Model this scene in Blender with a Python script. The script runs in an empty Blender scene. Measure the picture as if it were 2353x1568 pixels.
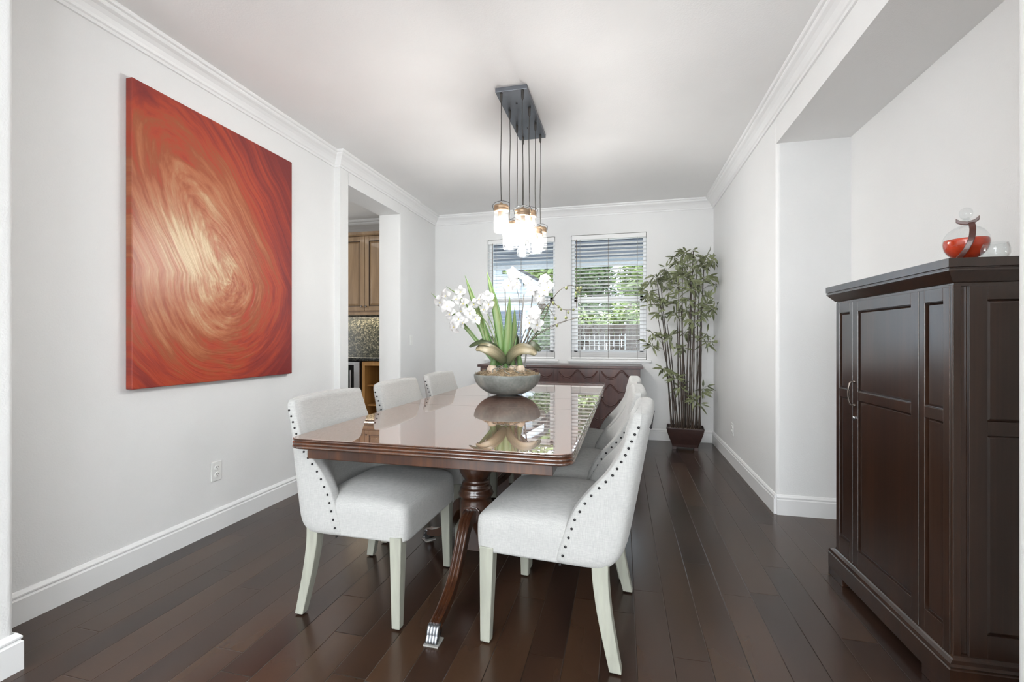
import bpy, bmesh, math, random
from mathutils import Vector, Matrix, noise as mnoise
from math import sin, cos, pi, radians
SC = bpy.context.scene
COL = SC.collection
random.seed(7)

# ---------------------------------------------------------------- camera, world, lights
cam_data = bpy.data.cameras.new('camera')
cam = bpy.data.objects.new('camera', cam_data)
COL.objects.link(cam)
cam.location = (0, 0, 1.17)
cam.rotation_euler = (radians(90), 0, math.atan(253.5 / 1047.0))
cam_data.sensor_width = 36.0
cam_data.lens = 36.0 * 1047.0 / 2353.0
cam_data.shift_y = -3.0 / 2353.0
cam_data.clip_start = 0.02
SC.camera = cam

SC.view_settings.view_transform = 'Standard'
SC.view_settings.look = 'None'
SC.view_settings.gamma = 1
SC.view_settings.use_curve_mapping = False
SC.view_settings.exposure = 0.71

world = bpy.data.worlds.new('sky')
SC.world = world
world.use_nodes = True
wn = world.node_tree
wn.nodes['Background'].inputs[0].default_value = (0.74, 0.86, 1.0, 1)
wn.nodes['Background'].inputs[1].default_value = 2.8


def light(name, kind, loc, energy, color=(1, 1, 1), rot=(0, 0, 0), size=None, radius=None):
    d = bpy.data.lights.new(name, kind)
    d.energy = energy
    d.color = color
    if size:
        d.shape = 'RECTANGLE'
        d.size, d.size_y = size
    if radius is not None:
        if kind == 'SUN':
            d.angle = radius
        else:
            d.shadow_soft_size = radius
    o = bpy.data.objects.new(name, d)
    COL.objects.link(o)
    o.location = loc
    o.rotation_euler = rot
    return o


# the sun comes over the roof from behind the house and lights the garden
light('sun', 'SUN', (0, 0, 8), 6.0, (1.0, 0.96, 0.90), (radians(-29), 0, radians(25)), radius=0.01)
# added cool fill from behind the camera; the wall there has no windows
light('window_daylight', 'AREA', (-1.6, -3.9, 1.55), 66, (0.88, 0.95, 1.0), (radians(90), 0, 0), size=(2.4, 2.1))
light('window_daylight', 'AREA', (1.3, -3.9, 1.55), 56, (0.88, 0.95, 1.0), (radians(90), 0, 0), size=(2.4, 2.1))
# added upward fill that bounces off the ceiling behind the camera; pantry lights follow
light('uplight_lamp', 'AREA', (-1.7, -2.2, 1.9), 130, (0.93, 0.965, 1.0), (radians(180), 0, 0), size=(0.5, 0.5))
light('uplight_lamp', 'AREA', (1.3, -2.3, 1.9), 122, (0.93, 0.965, 1.0), (radians(180), 0, 0), size=(0.5, 0.5))
light('pantry_window_daylight', 'AREA', (-5.05, 3.95, 1.5), 15, (0.95, 0.98, 1.0), (radians(90), 0, radians(-90)), size=(1.8, 1.4))  # added side fill through the doorway onto the right wall; no window here
light('pantry_ceiling_lamp', 'AREA', (-3.6, 3.9, 2.7), 6, (1, 0.94, 0.86), (0, 0, 0), size=(0.7, 0.7))

SC.cycles.transparent_max_bounces = 32

# ---------------------------------------------------------------- materials
MATS = {}


def _mat(name):
    m = bpy.data.materials.new(name)
    m.use_nodes = True
    nt = m.node_tree
    b = nt.nodes['Principled BSDF']
    MATS[name] = m
    return m, nt, b


def lk(nt, a, ao, b, bi):
    nt.links.new(a.outputs[ao], b.inputs[bi])


def nd(nt, typ, **kw):
    n = nt.nodes.new(typ)
    for k, v in kw.items():
        setattr(n, k, v)
    return n


def mathn(nt, op, a, b=None):
    n = nt.nodes.new('ShaderNodeMath')
    n.operation = op
    for i, v in enumerate((a, b)):
        if v is None:
            continue
        if isinstance(v, (int, float)):
            n.inputs[i].default_value = v
        else:
            nt.links.new(v, n.inputs[i])
    return n.outputs[0]


def coords(nt, scale=(1, 1, 1)):
    tc = nt.nodes.new('ShaderNodeTexCoord')
    mp = nt.nodes.new('ShaderNodeMapping')
    mp.inputs['Scale'].default_value = scale
    lk(nt, tc, 'Object', mp, 0)
    return mp


def ramp(nt, fac, stops):
    r = nt.nodes.new('ShaderNodeValToRGB')
    el = r.color_ramp.elements
    while len(el) < len(stops):
        el.new(0.5)
    for e, (p, c) in zip(el, stops):
        e.position = p
        e.color = (*c, 1)
    nt.links.new(fac, r.inputs[0])
    return r.outputs[0]


def plain(name, col, rough=0.5, metal=0.0, nscale=30, var=0.06, bump=0.0, bscale=200, coat=0.0, spec=0.5, sheen=0, stretch=(1, 1, 1), coat_ior=1.5, coat_rough=0.03, bdist=0.002):
    m, nt, b = _mat(name)
    mp = coords(nt, stretch)
    n = nd(nt, 'ShaderNodeTexNoise')
    n.inputs['Scale'].default_value = nscale
    n.inputs['Detail'].default_value = 4
    lk(nt, mp, 0, n, 0)
    lo = tuple(c * (1 - var) for c in col)
    hi = tuple(min(1, c * (1 + var)) for c in col)
    c = ramp(nt, n.outputs[0], [(0.3, lo), (0.7, hi)])
    nt.links.new(c, b.inputs['Base Color'])
    b.inputs['Roughness'].default_value = rough
    b.inputs['Metallic'].default_value = metal
    b.inputs['Specular IOR Level'].default_value = spec
    b.inputs['Coat Weight'].default_value = coat
    b.inputs['Coat IOR'].default_value = coat_ior
    b.inputs['Coat Roughness'].default_value = coat_rough
    b.inputs['Sheen Weight'].default_value = sheen
    if bump:
        n2 = nd(nt, 'ShaderNodeTexNoise')
        n2.inputs['Scale'].default_value = bscale
        n2.inputs['Detail'].default_value = 2
        lk(nt, mp, 0, n2, 0)
        bp = nd(nt, 'ShaderNodeBump')
        bp.inputs['Strength'].default_value = bump
        bp.inputs['Distance'].default_value = bdist
        lk(nt, n2, 0, bp, 'Height')
        lk(nt, bp, 0, b, 'Normal')
    return m


def wood(name, dark, mid, light_, rough=0.35, coat=0.0, axis=2, grain=14, coat_ior=1.5, bump=0.0, coat_rough=0.05, spec=0.5, coat_tint=None):
    m, nt, b = _mat(name)
    sc = [9, 9, 9]
    sc[axis] = 0.9
    mp = coords(nt, tuple(sc))
    n = nd(nt, 'ShaderNodeTexNoise')
    n.inputs['Scale'].default_value = 1.1
    n.inputs['Detail'].default_value = 7
    n.inputs['Roughness'].default_value = 0.62
    n.inputs['Distortion'].default_value = 0.6
    lk(nt, mp, 0, n, 0)
    mp2 = coords(nt, tuple(s * 1.0 if i == axis else s * grain for i, s in enumerate(sc)))
    n2 = nd(nt, 'ShaderNodeTexNoise')
    n2.inputs['Scale'].default_value = 1.0
    n2.inputs['Detail'].default_value = 3
    lk(nt, mp2, 0, n2, 0)
    f = mathn(nt, 'ADD', mathn(nt, 'MULTIPLY', n.outputs[0], 0.75), mathn(nt, 'MULTIPLY', n2.outputs[0], 0.25))
    c = ramp(nt, f, [(0.32, dark), (0.5, mid), (0.68, light_)])
    nt.links.new(c, b.inputs['Base Color'])
    b.inputs['Roughness'].default_value = rough
    b.inputs['Specular IOR Level'].default_value = spec
    b.inputs['Coat Weight'].default_value = coat
    b.inputs['Coat IOR'].default_value = coat_ior
    b.inputs['Coat Roughness'].default_value = coat_rough
    if bump:
        bp = nd(nt, 'ShaderNodeBump')
        bp.inputs['Strength'].default_value = bump
        bp.inputs['Distance'].default_value = 0.001
        lk(nt, n2, 0, bp, 'Height')
        lk(nt, bp, 0, b, 'Normal')
    return m


def thin_glass(name, tint=(1, 1, 1), refl=0.9, rough=0.0, ior=1.45):
    m = bpy.data.materials.new(name)
    m.use_nodes = True
    nt = m.node_tree
    nt.nodes.clear()
    out = nd(nt, 'ShaderNodeOutputMaterial')
    mix = nd(nt, 'ShaderNodeMixShader')
    tr = nd(nt, 'ShaderNodeBsdfTransparent')
    tr.inputs[0].default_value = (*tint, 1)
    gl = nd(nt, 'ShaderNodeBsdfGlossy')
    gl.inputs[0].default_value = (refl, refl, refl, 1)
    gl.inputs['Roughness'].default_value = rough
    fr = nd(nt, 'ShaderNodeFresnel')
    geo = nd(nt, 'ShaderNodeNewGeometry')
    nt.links.new(mathn(nt, 'ADD', mathn(nt, 'MULTIPLY', geo.outputs['Backfacing'], 1.0 / ior - ior), ior), fr.inputs[0])
    lk(nt, fr, 0, mix, 0)
    lk(nt, tr, 0, mix, 1)
    lk(nt, gl, 0, mix, 2)
    lk(nt, mix, 0, out, 0)
    MATS[name] = m
    return m


def emis(name, col, s):
    m, nt, b = _mat(name)
    b.inputs['Base Color'].default_value = (*col, 1)
    b.inputs['Emission Color'].default_value = (*col, 1)
    b.inputs['Emission Strength'].default_value = s
    return m


plain('wall_paint', (0.82, 0.82, 0.812), 0.75, nscale=3, var=0.01, bump=0.35, bscale=160, bdist=0.003)
plain('ceiling_paint', (0.88, 0.88, 0.872), 0.85, nscale=3, var=0.01, bump=0.25, bscale=120, bdist=0.003)
plain('trim_paint', (0.86, 0.86, 0.855), 0.4, nscale=3, var=0.01)
plain('window_vinyl', (0.86, 0.87, 0.88), 0.35, nscale=3, var=0.01)
plain('blind_slat', (0.88, 0.88, 0.87), 0.4, nscale=3, var=0.01)
plain('blind_cord', (0.16, 0.12, 0.09), 0.7)
plain('outlet_white', (0.84, 0.84, 0.82), 0.35, nscale=4, var=0.01)
plain('slot_dark', (0.03, 0.03, 0.03), 0.6)
plain('nail_black', (0.012, 0.011, 0.012), 0.35, metal=0.4)
plain('black_metal', (0.03, 0.03, 0.033), 0.35, metal=0.5)
plain('plate_metal', (0.16, 0.17, 0.19), 0.4, metal=0.6, nscale=8)
plain('cord_dark', (0.04, 0.035, 0.03), 0.6)
plain('silver_metal', (0.32, 0.33, 0.35), 0.3, metal=1.0, bump=0.3, bscale=60)
plain('steel', (0.55, 0.55, 0.56), 0.3, metal=1.0, stretch=(1, 1, 20))
plain('bronze', (0.20, 0.17, 0.15), 0.3, metal=1.0)
plain('wick_tan', (0.42, 0.29, 0.17), 0.55, bump=0.3, bscale=60, nscale=20, var=0.2)
plain('lid_brass', (0.36, 0.25, 0.16), 0.35, metal=0.6, nscale=40, var=0.15)
plain('socket_dark', (0.25, 0.18, 0.12), 0.5)
plain('leg_wash', (0.31, 0.312, 0.262), 0.55, nscale=14, var=0.12, bump=0.15, bscale=50, stretch=(3, 3, 0.4))
plain('sheath_green', (0.10, 0.17, 0.06), 0.5, nscale=20, var=0.3, stretch=(2, 2, 0.3))
plain('moss_brown', (0.24, 0.16, 0.09), 0.9, nscale=60, var=0.5, bump=1.0, bscale=80, bdist=0.01)
plain('moss_strand', (0.33, 0.25, 0.16), 0.9, nscale=30, var=0.35)
plain('root_grey', (0.22, 0.22, 0.19), 0.7, nscale=30, var=0.3)
plain('bulb_cream', (0.62, 0.50, 0.38), 0.6, nscale=18, var=0.2, stretch=(1, 1, 0.3))
plain('petal_white', (0.70, 0.70, 0.69), 0.55, nscale=30, var=0.02)
plain('petal_heart', (0.75, 0.66, 0.30), 0.5)
plain('bud_green', (0.26, 0.28, 0.12), 0.5, nscale=20, var=0.25)
plain('stem_brown', (0.12, 0.10, 0.07), 0.6, nscale=20, var=0.3)
plain('stem_green', (0.17, 0.24, 0.08), 0.5, nscale=20, var=0.25)
plain('stake_grey', (0.30, 0.29, 0.27), 0.6)
plain('cane_dark', (0.045, 0.028, 0.018), 0.45, nscale=20, var=0.4, stretch=(1, 1, 0.3))
plain('bamboo_leaf', (0.17, 0.19, 0.095), 0.5, nscale=9, var=0.55)
plain('pot_lacquer', (0.034, 0.015, 0.012), 0.35, nscale=20, var=0.2)
plain('liquid_red', (0.55, 0.05, 0.015), 0.15, nscale=20, var=0.3)
plain('fascia_paint', (0.55, 0.60, 0.66), 0.5)
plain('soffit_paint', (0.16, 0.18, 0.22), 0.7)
plain('gutter_white', (0.80, 0.82, 0.85), 0.4)
plain('siding_white', (0.62, 0.65, 0.68), 0.6, nscale=5, var=0.03)
plain('shingle_dark', (0.08, 0.075, 0.075), 0.9, nscale=40, var=0.3)
plain('fence_brown', (0.10, 0.075, 0.06), 0.8, nscale=8, var=0.3, stretch=(1, 1, 0.2))
plain('lattice_pale', (0.55, 0.55, 0.53), 0.6)
plain('concrete', (0.55, 0.54, 0.52), 0.9, nscale=6, var=0.12)
plain('bark', (0.09, 0.065, 0.045), 0.9, nscale=15, var=0.3)
plain('tree_leaf', (0.12, 0.17, 0.06), 0.55, nscale=1.6, var=0.6)
plain('tree_leaf_pale', (0.26, 0.32, 0.11), 0.55, nscale=1.8, var=0.5)
plain('cabinet_paint', (0.06, 0.035, 0.02), 0.4)
plain('galvanised', (0.30, 0.31, 0.32), 0.4, metal=0.8, nscale=20, var=0.2)
plain('tile_grey', (0.35, 0.33, 0.30), 0.5)
plain('bottle_cap', (0.75, 0.75, 0.72), 0.4)
wood('mahogany', (0.07, 0.016, 0.007), (0.14, 0.034, 0.012), (0.24, 0.07, 0.022), rough=0.3, coat=1.0, axis=1, coat_ior=3.4, coat_rough=0.015)
wood('mahogany_leg', (0.022, 0.008, 0.004), (0.045, 0.015, 0.006), (0.10, 0.036, 0.011), rough=0.3, coat=0.9, axis=2, coat_ior=1.6, coat_rough=0.08)
wood('espresso', (0.015, 0.0065, 0.0035), (0.025, 0.0105, 0.0055), (0.042, 0.017, 0.008), rough=0.30, coat=1.0, axis=2, coat_ior=1.75, coat_rough=0.2, spec=0.3)
wood('sideboard_wood', (0.028, 0.009, 0.007), (0.052, 0.016, 0.012), (0.085, 0.03, 0.02), rough=0.4, coat=0.3, axis=2, coat_rough=0.2)
wood('maple_glazed', (0.20, 0.12, 0.06), (0.30, 0.19, 0.10), (0.38, 0.25, 0.14), rough=0.4, coat=0.3, axis=2)
wood('oak_orange', (0.30, 0.14, 0.04), (0.42, 0.21, 0.06), (0.50, 0.27, 0.09), rough=0.45, axis=2)
wood('stand_wood', (0.05, 0.012, 0.008), (0.09, 0.02, 0.012), (0.13, 0.035, 0.02), rough=0.35, coat=0.4, axis=2)
thin_glass('clear_glass', (0.97, 0.98, 0.98))
thin_glass('jar_glass', (0.97, 0.98, 0.98), rough=0.05)
jn = MATS['jar_glass'].node_tree
jm = nd(jn, 'ShaderNodeMixShader'); jm.inputs[0].default_value = 0.010
jt = nd(jn, 'ShaderNodeBsdfTranslucent'); jt.inputs[0].default_value = (0.9, 0.9, 0.9, 1)
jo = [n for n in jn.nodes if n.type == 'OUTPUT_MATERIAL'][0]
jsrc = jo.inputs[0].links[0].from_socket
jn.links.new(jsrc, jm.inputs[1]); lk(jn, jt, 0, jm, 2); lk(jn, jm, 0, jo, 0)
thin_glass('window_glass', (0.96, 0.98, 0.98), refl=0.6, ior=1.35)
thin_glass('dark_glass', (0.12, 0.14, 0.14))
thin_glass('bottle_glass', (0.55, 0.72, 0.68))
emis('bulb_glow', (1.0, 0.98, 0.95), 132)
emis('strip_glow', (1.0, 0.9, 0.72), 3)


def fabric():
    m, nt, b = _mat('linen')
    mp = coords(nt)
    w1 = nd(nt, 'ShaderNodeTexNoise'); w1.inputs['Scale'].default_value = 1.0; w1.inputs['Detail'].default_value = 3
    m1 = coords(nt, (500, 500, 40)); lk(nt, m1, 0, w1, 0)
    w2 = nd(nt, 'ShaderNodeTexNoise'); w2.inputs['Scale'].default_value = 1.0; w2.inputs['Detail'].default_value = 3
    m2 = coords(nt, (40, 40, 600)); lk(nt, m2, 0, w2, 0)
    f = mathn(nt, 'MULTIPLY', mathn(nt, 'ADD', w1.outputs[0], w2.outputs[0]), 0.5)
    c = ramp(nt, f, [(0.35, (0.355, 0.352, 0.34)), (0.65, (0.46, 0.457, 0.44))])
    nt.links.new(c, b.inputs['Base Color'])
    b.inputs['Roughness'].default_value = 0.9
    b.inputs['Specular IOR Level'].default_value = 0.2
    b.inputs['Sheen Weight'].default_value = 0.15
    bp = nd(nt, 'ShaderNodeBump'); bp.inputs['Strength'].default_value = 0.35; bp.inputs['Distance'].default_value = 0.001
    nt.links.new(f, bp.inputs['Height']); lk(nt, bp, 0, b, 'Normal')


def floor_mat():
    m, nt, b = _mat('plank_floor')
    tc = nd(nt, 'ShaderNodeTexCoord')
    sx = nd(nt, 'ShaderNodeSeparateXYZ'); lk(nt, tc, 'Object', sx, 0)
    W, Ln = 0.13, 1.15
    u = mathn(nt, 'DIVIDE', mathn(nt, 'ADD', sx.outputs[0], 0.079), W)
    row = mathn(nt, 'FLOOR', u)
    fu = mathn(nt, 'FRACT', u)
    wn1 = nd(nt, 'ShaderNodeTexWhiteNoise', noise_dimensions='1D'); nt.links.new(row, wn1.inputs['W'])
    v = mathn(nt, 'ADD', mathn(nt, 'DIVIDE', sx.outputs[1], Ln), mathn(nt, 'MULTIPLY', wn1.outputs[0], 7.3))
    pid = mathn(nt, 'FLOOR', v)
    fv = mathn(nt, 'FRACT', v)
    cb = nd(nt, 'ShaderNodeCombineXYZ'); nt.links.new(row, cb.inputs[0]); nt.links.new(pid, cb.inputs[1])
    wn2 = nd(nt, 'ShaderNodeTexWhiteNoise', noise_dimensions='2D'); lk(nt, cb, 0, wn2, 'Vector')
    # grain
    off = nd(nt, 'ShaderNodeVectorMath', operation='ADD')
    lk(nt, tc, 'Object', off, 0)
    sc = nd(nt, 'ShaderNodeVectorMath', operation='SCALE'); sc.inputs['Scale'].default_value = 5.0
    lk(nt, wn2, 'Color', sc, 0); lk(nt, sc, 0, off, 1)
    mp = nd(nt, 'ShaderNodeMapping'); mp.inputs['Scale'].default_value = (5, 1.3, 1)
    lk(nt, off, 0, mp, 0)
    n = nd(nt, 'ShaderNodeTexNoise'); n.inputs['Scale'].default_value = 1.0; n.inputs['Detail'].default_value = 3; n.inputs['Distortion'].default_value = 0.2
    lk(nt, mp, 0, n, 0)
    f = mathn(nt, 'ADD', mathn(nt, 'MULTIPLY', n.outputs[0], 0.65), mathn(nt, 'MULTIPLY', wn2.outputs[0], 0.35))
    c = ramp(nt, f, [(0.25, (0.021, 0.011, 0.0078)), (0.5, (0.042, 0.0215, 0.013)), (0.8, (0.068, 0.036, 0.020))])
    # gaps
    du = mathn(nt, 'MULTIPLY', mathn(nt, 'MINIMUM', fu, mathn(nt, 'SUBTRACT', 1.0, fu)), W)
    dv = mathn(nt, 'MULTIPLY', mathn(nt, 'MINIMUM', fv, mathn(nt, 'SUBTRACT', 1.0, fv)), Ln)
    dm = mathn(nt, 'MINIMUM', du, dv)
    h = mathn(nt, 'MINIMUM', mathn(nt, 'DIVIDE', dm, 0.0022), 1.0)
    gap = mathn(nt, 'GREATER_THAN', dm, 0.0009)
    mx = nd(nt, 'ShaderNodeMix', data_type='RGBA')
    nt.links.new(gap, mx.inputs['Factor'])
    mx.inputs[6].default_value = (0.012, 0.008, 0.006, 1)
    nt.links.new(c, mx.inputs[7])
    nt.links.new(mx.outputs[2], b.inputs['Base Color'])
    rg = mathn(nt, 'ADD', mathn(nt, 'MULTIPLY', n.outputs[0], 0.08), 0.20)
    nt.links.new(rg, b.inputs['Roughness'])
    b.inputs['Specular IOR Level'].default_value = 0.55
    bp = nd(nt, 'ShaderNodeBump'); bp.inputs['Strength'].default_value = 0.5; bp.inputs['Distance'].default_value = 0.002
    nt.links.new(h, bp.inputs['Height']); lk(nt, bp, 0, b, 'Normal')


def painting_mat():
    # local coords: x along the wall (0..w), z up (0..h)
    m, nt, b = _mat('swirl_canvas')
    tc = nd(nt, 'ShaderNodeTexCoord')
    sx = nd(nt, 'ShaderNodeSeparateXYZ'); lk(nt, tc, 'Object', sx, 0)
    x = mathn(nt, 'SUBTRACT', sx.outputs[1], 0.60)
    z = mathn(nt, 'SUBTRACT', sx.outputs[2], 0.62)
    # wobble
    nw = nd(nt, 'ShaderNodeTexNoise'); nw.inputs['Scale'].default_value = 2.0; nw.inputs['Detail'].default_value = 2; lk(nt, tc, 'Object', nw, 0)
    wob = mathn(nt, 'MULTIPLY', mathn(nt, 'SUBTRACT', nw.outputs[0], 0.5), 0.12)
    # the swirl is round below its eye and stretches into long diagonal strokes above it
    up = mathn(nt, 'MAXIMUM', z, 0.0)
    xs = mathn(nt, 'ADD', mathn(nt, 'ADD', x, mathn(nt, 'MULTIPLY', up, 0.55)), wob)
    zs = mathn(nt, 'ADD', mathn(nt, 'SUBTRACT', mathn(nt, 'MULTIPLY', z, 0.92), mathn(nt, 'MULTIPLY', up, 0.50)), wob)
    r = mathn(nt, 'SQRT', mathn(nt, 'ADD', mathn(nt, 'MULTIPLY', xs, xs), mathn(nt, 'MULTIPLY', zs, zs)))
    ang = mathn(nt, 'ARCTAN2', zs, xs)
    # spiral coordinate; use cos/sin of angle to avoid a seam
    lr = mathn(nt, 'LOGARITHM', mathn(nt, 'ADD', r, 0.08), 2.718)
    sp = mathn(nt, 'ADD', ang, mathn(nt, 'MULTIPLY', lr, 0.9))
    ca = mathn(nt, 'MULTIPLY', mathn(nt, 'COSINE', sp), 0.9)
    sa = mathn(nt, 'MULTIPLY', mathn(nt, 'SINE', sp), 0.9)
    cb = nd(nt, 'ShaderNodeCombineXYZ')
    nt.links.new(ca, cb.inputs[0]); nt.links.new(sa, cb.inputs[1]); nt.links.new(mathn(nt, 'MULTIPLY', r, 9.0), cb.inputs[2])
    n1 = nd(nt, 'ShaderNodeTexNoise'); n1.inputs['Scale'].default_value = 1.5; n1.inputs['Detail'].default_value = 5; n1.inputs['Roughness'].default_value = 0.65
    lk(nt, cb, 0, n1, 0)
    cb2 = nd(nt, 'ShaderNodeCombineXYZ')
    nt.links.new(ca, cb2.inputs[0]); nt.links.new(sa, cb2.inputs[1]); nt.links.new(mathn(nt, 'MULTIPLY', r, 40.0), cb2.inputs[2])
    n2 = nd(nt, 'ShaderNodeTexNoise'); n2.inputs['Scale'].default_value = 1.5; n2.inputs['Detail'].default_value = 4
    lk(nt, cb2, 0, n2, 0)
    # tan heart biased to the left of the eye
    dx = mathn(nt, 'SUBTRACT', sx.outputs[1], 0.36)
    dz = mathn(nt, 'MULTIPLY', mathn(nt, 'SUBTRACT', sx.outputs[2], 0.74), 0.85)
    dr = mathn(nt, 'SQRT', mathn(nt, 'ADD', mathn(nt, 'MULTIPLY', dx, dx), mathn(nt, 'MULTIPLY', dz, dz)))
    base = mathn(nt, 'SUBTRACT', 1.0, mathn(nt, 'MULTIPLY', dr, 1.12))
    f = mathn(nt, 'ADD', base, mathn(nt, 'MULTIPLY', mathn(nt, 'SUBTRACT', n1.outputs[0], 0.5), 1.2))
    f = mathn(nt, 'ADD', f, mathn(nt, 'MULTIPLY', mathn(nt, 'SUBTRACT', n2.outputs[0], 0.5), 0.5))
    c = ramp(nt, f, [(0.0, (0.20, 0.022, 0.020)), (0.20, (0.30, 0.036, 0.022)), (0.34, (0.42, 0.055, 0.022)), (0.5, (0.34, 0.085, 0.032)), (0.64, (0.44, 0.14, 0.06)), (0.8, (0.50, 0.24, 0.12)), (1.0, (0.66, 0.48, 0.28))])
    nt.links.new(c, b.inputs['Base Color'])
    b.inputs['Roughness'].default_value = 0.36
    bp = nd(nt, 'ShaderNodeBump'); bp.inputs['Strength'].default_value = 0.5; bp.inputs['Distance'].default_value = 0.004
    nt.links.new(mathn(nt, 'ADD', n2.outputs[0], mathn(nt, 'MULTIPLY', n1.outputs[0], 0.5)), bp.inputs['Height']); lk(nt, bp, 0, b, 'Normal')


def leaf_mat(name, edge, mid, base_tint):
    m, nt, b = _mat(name)
    tc = nd(nt, 'ShaderNodeTexCoord')
    uv = nd(nt, 'ShaderNodeSeparateXYZ'); lk(nt, tc, 'UV', uv, 0)
    a = mathn(nt, 'ABSOLUTE', mathn(nt, 'SUBTRACT', uv.outputs[0], 0.5))
    n = nd(nt, 'ShaderNodeTexNoise'); n.inputs['Scale'].default_value = 1.0
    mp = nd(nt, 'ShaderNodeMapping'); mp.inputs['Scale'].default_value = (14, 1.5, 1); lk(nt, tc, 'UV', mp, 0); lk(nt, mp, 0, n, 0)
    f = mathn(nt, 'ADD', mathn(nt, 'MULTIPLY', a, 1.4), mathn(nt, 'MULTIPLY', mathn(nt, 'SUBTRACT', n.outputs[0], 0.5), 0.9))
    c = ramp(nt, f, [(0.1, mid), (0.6, edge)])
    mx = nd(nt, 'ShaderNodeMix', data_type='RGBA')
    nt.links.new(c, mx.inputs[6]); mx.inputs[7].default_value = (*base_tint, 1)
    g = mathn(nt, 'SUBTRACT', 1.0, mathn(nt, 'MULTIPLY', uv.outputs[1], 2.2))
    nt.links.new(mathn(nt, 'MAXIMUM', mathn(nt, 'MINIMUM', g, 1.0), 0.0), mx.inputs['Factor'])
    nt.links.new(mx.outputs[2], b.inputs['Base Color'])
    b.inputs['Roughness'].default_value = 0.38


def granite(name, c0, c1, c2, sc=60, rough=0.2):
    m, nt, b = _mat(name)
    mp = coords(nt)
    v = nd(nt, 'ShaderNodeTexVoronoi'); v.inputs['Scale'].default_value = sc; lk(nt, mp, 0, v, 0)
    n = nd(nt, 'ShaderNodeTexNoise'); n.inputs['Scale'].default_value = sc * 0.5; n.inputs['Detail'].default_value = 5; lk(nt, mp, 0, n, 0)
    s = nd(nt, 'ShaderNodeSeparateColor'); lk(nt, v, 'Color', s, 0)
    f = mathn(nt, 'ADD', mathn(nt, 'MULTIPLY', s.outputs[0], 0.5), mathn(nt, 'MULTIPLY', n.outputs[0], 0.5))
    c = ramp(nt, f, [(0.3, c0), (0.55, c1), (0.8, c2)])
    nt.links.new(c, b.inputs['Base Color'])
    b.inputs['Roughness'].default_value = rough


def stone_bowl():
    m, nt, b = _mat('stone_bowl')
    mp = coords(nt)
    n = nd(nt, 'ShaderNodeTexNoise'); n.inputs['Scale'].default_value = 9; n.inputs['Detail'].default_value = 6; lk(nt, mp, 0, n, 0)
    n2 = nd(nt, 'ShaderNodeTexNoise'); n2.inputs['Scale'].default_value = 60; n2.inputs['Detail'].default_value = 3; lk(nt, mp, 0, n2, 0)
    f = mathn(nt, 'ADD', mathn(nt, 'MULTIPLY', n.outputs[0], 0.7), mathn(nt, 'MULTIPLY', n2.outputs[0], 0.3))
    c = ramp(nt, f, [(0.35, (0.12, 0.125, 0.115)), (0.55, (0.20, 0.215, 0.20)), (0.72, (0.30, 0.30, 0.26))])
    nt.links.new(c, b.inputs['Base Color'])
    b.inputs['Roughness'].default_value = 0.5
    bp = nd(nt, 'ShaderNodeBump'); bp.inputs['Strength'].default_value = 0.6; bp.inputs['Distance'].default_value = 0.004
    nt.links.new(f, bp.inputs['Height']); lk(nt, bp, 0, b, 'Normal')


def lacquer(name, lo=0.05, hi=0.86, rough=0.012, tint=(1.0, 0.955, 0.92)):
    nt = MATS[name].node_tree
    b = nt.nodes['Principled BSDF']
    out = nt.nodes['Material Output']
    b.inputs['Coat Weight'].default_value = 0.0
    g = nd(nt, 'ShaderNodeBsdfGlossy')
    g.inputs[0].default_value = (*tint, 1)
    g.inputs['Roughness'].default_value = rough
    lw = nd(nt, 'ShaderNodeLayerWeight'); lw.inputs[0].default_value = 0.5
    mx = nd(nt, 'ShaderNodeMixShader')
    f = mathn(nt, 'ADD', mathn(nt, 'MULTIPLY', mathn(nt, 'POWER', lw.outputs['Facing'], 2.0), hi), lo)
    nt.links.new(mathn(nt, 'MINIMUM', f, 1.0), mx.inputs[0])
    lk(nt, b, 0, mx, 1); lk(nt, g, 0, mx, 2); lk(nt, mx, 0, out, 0)


lacquer('mahogany')
fabric(); floor_mat(); painting_mat(); stone_bowl()
leaf_mat('strap_leaf', (0.10, 0.20, 0.045), (0.24, 0.30, 0.12), (0.10, 0.26, 0.05))
leaf_mat('dark_leaf', (0.035, 0.05, 0.022), (0.055, 0.07, 0.03), (0.05, 0.07, 0.03))
leaf_mat('tan_leaf', (0.15, 0.13, 0.07), (0.34, 0.29, 0.19), (0.06, 0.08, 0.04))
granite('granite_splash', (0.02, 0.023, 0.018), (0.07, 0.068, 0.05), (0.26, 0.24, 0.18), 70)
granite('granite_black', (0.006, 0.007, 0.007), (0.02, 0.022, 0.02), (0.08, 0.08, 0.07), 70, 0.1)

# ---------------------------------------------------------------- mesh helpers


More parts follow.
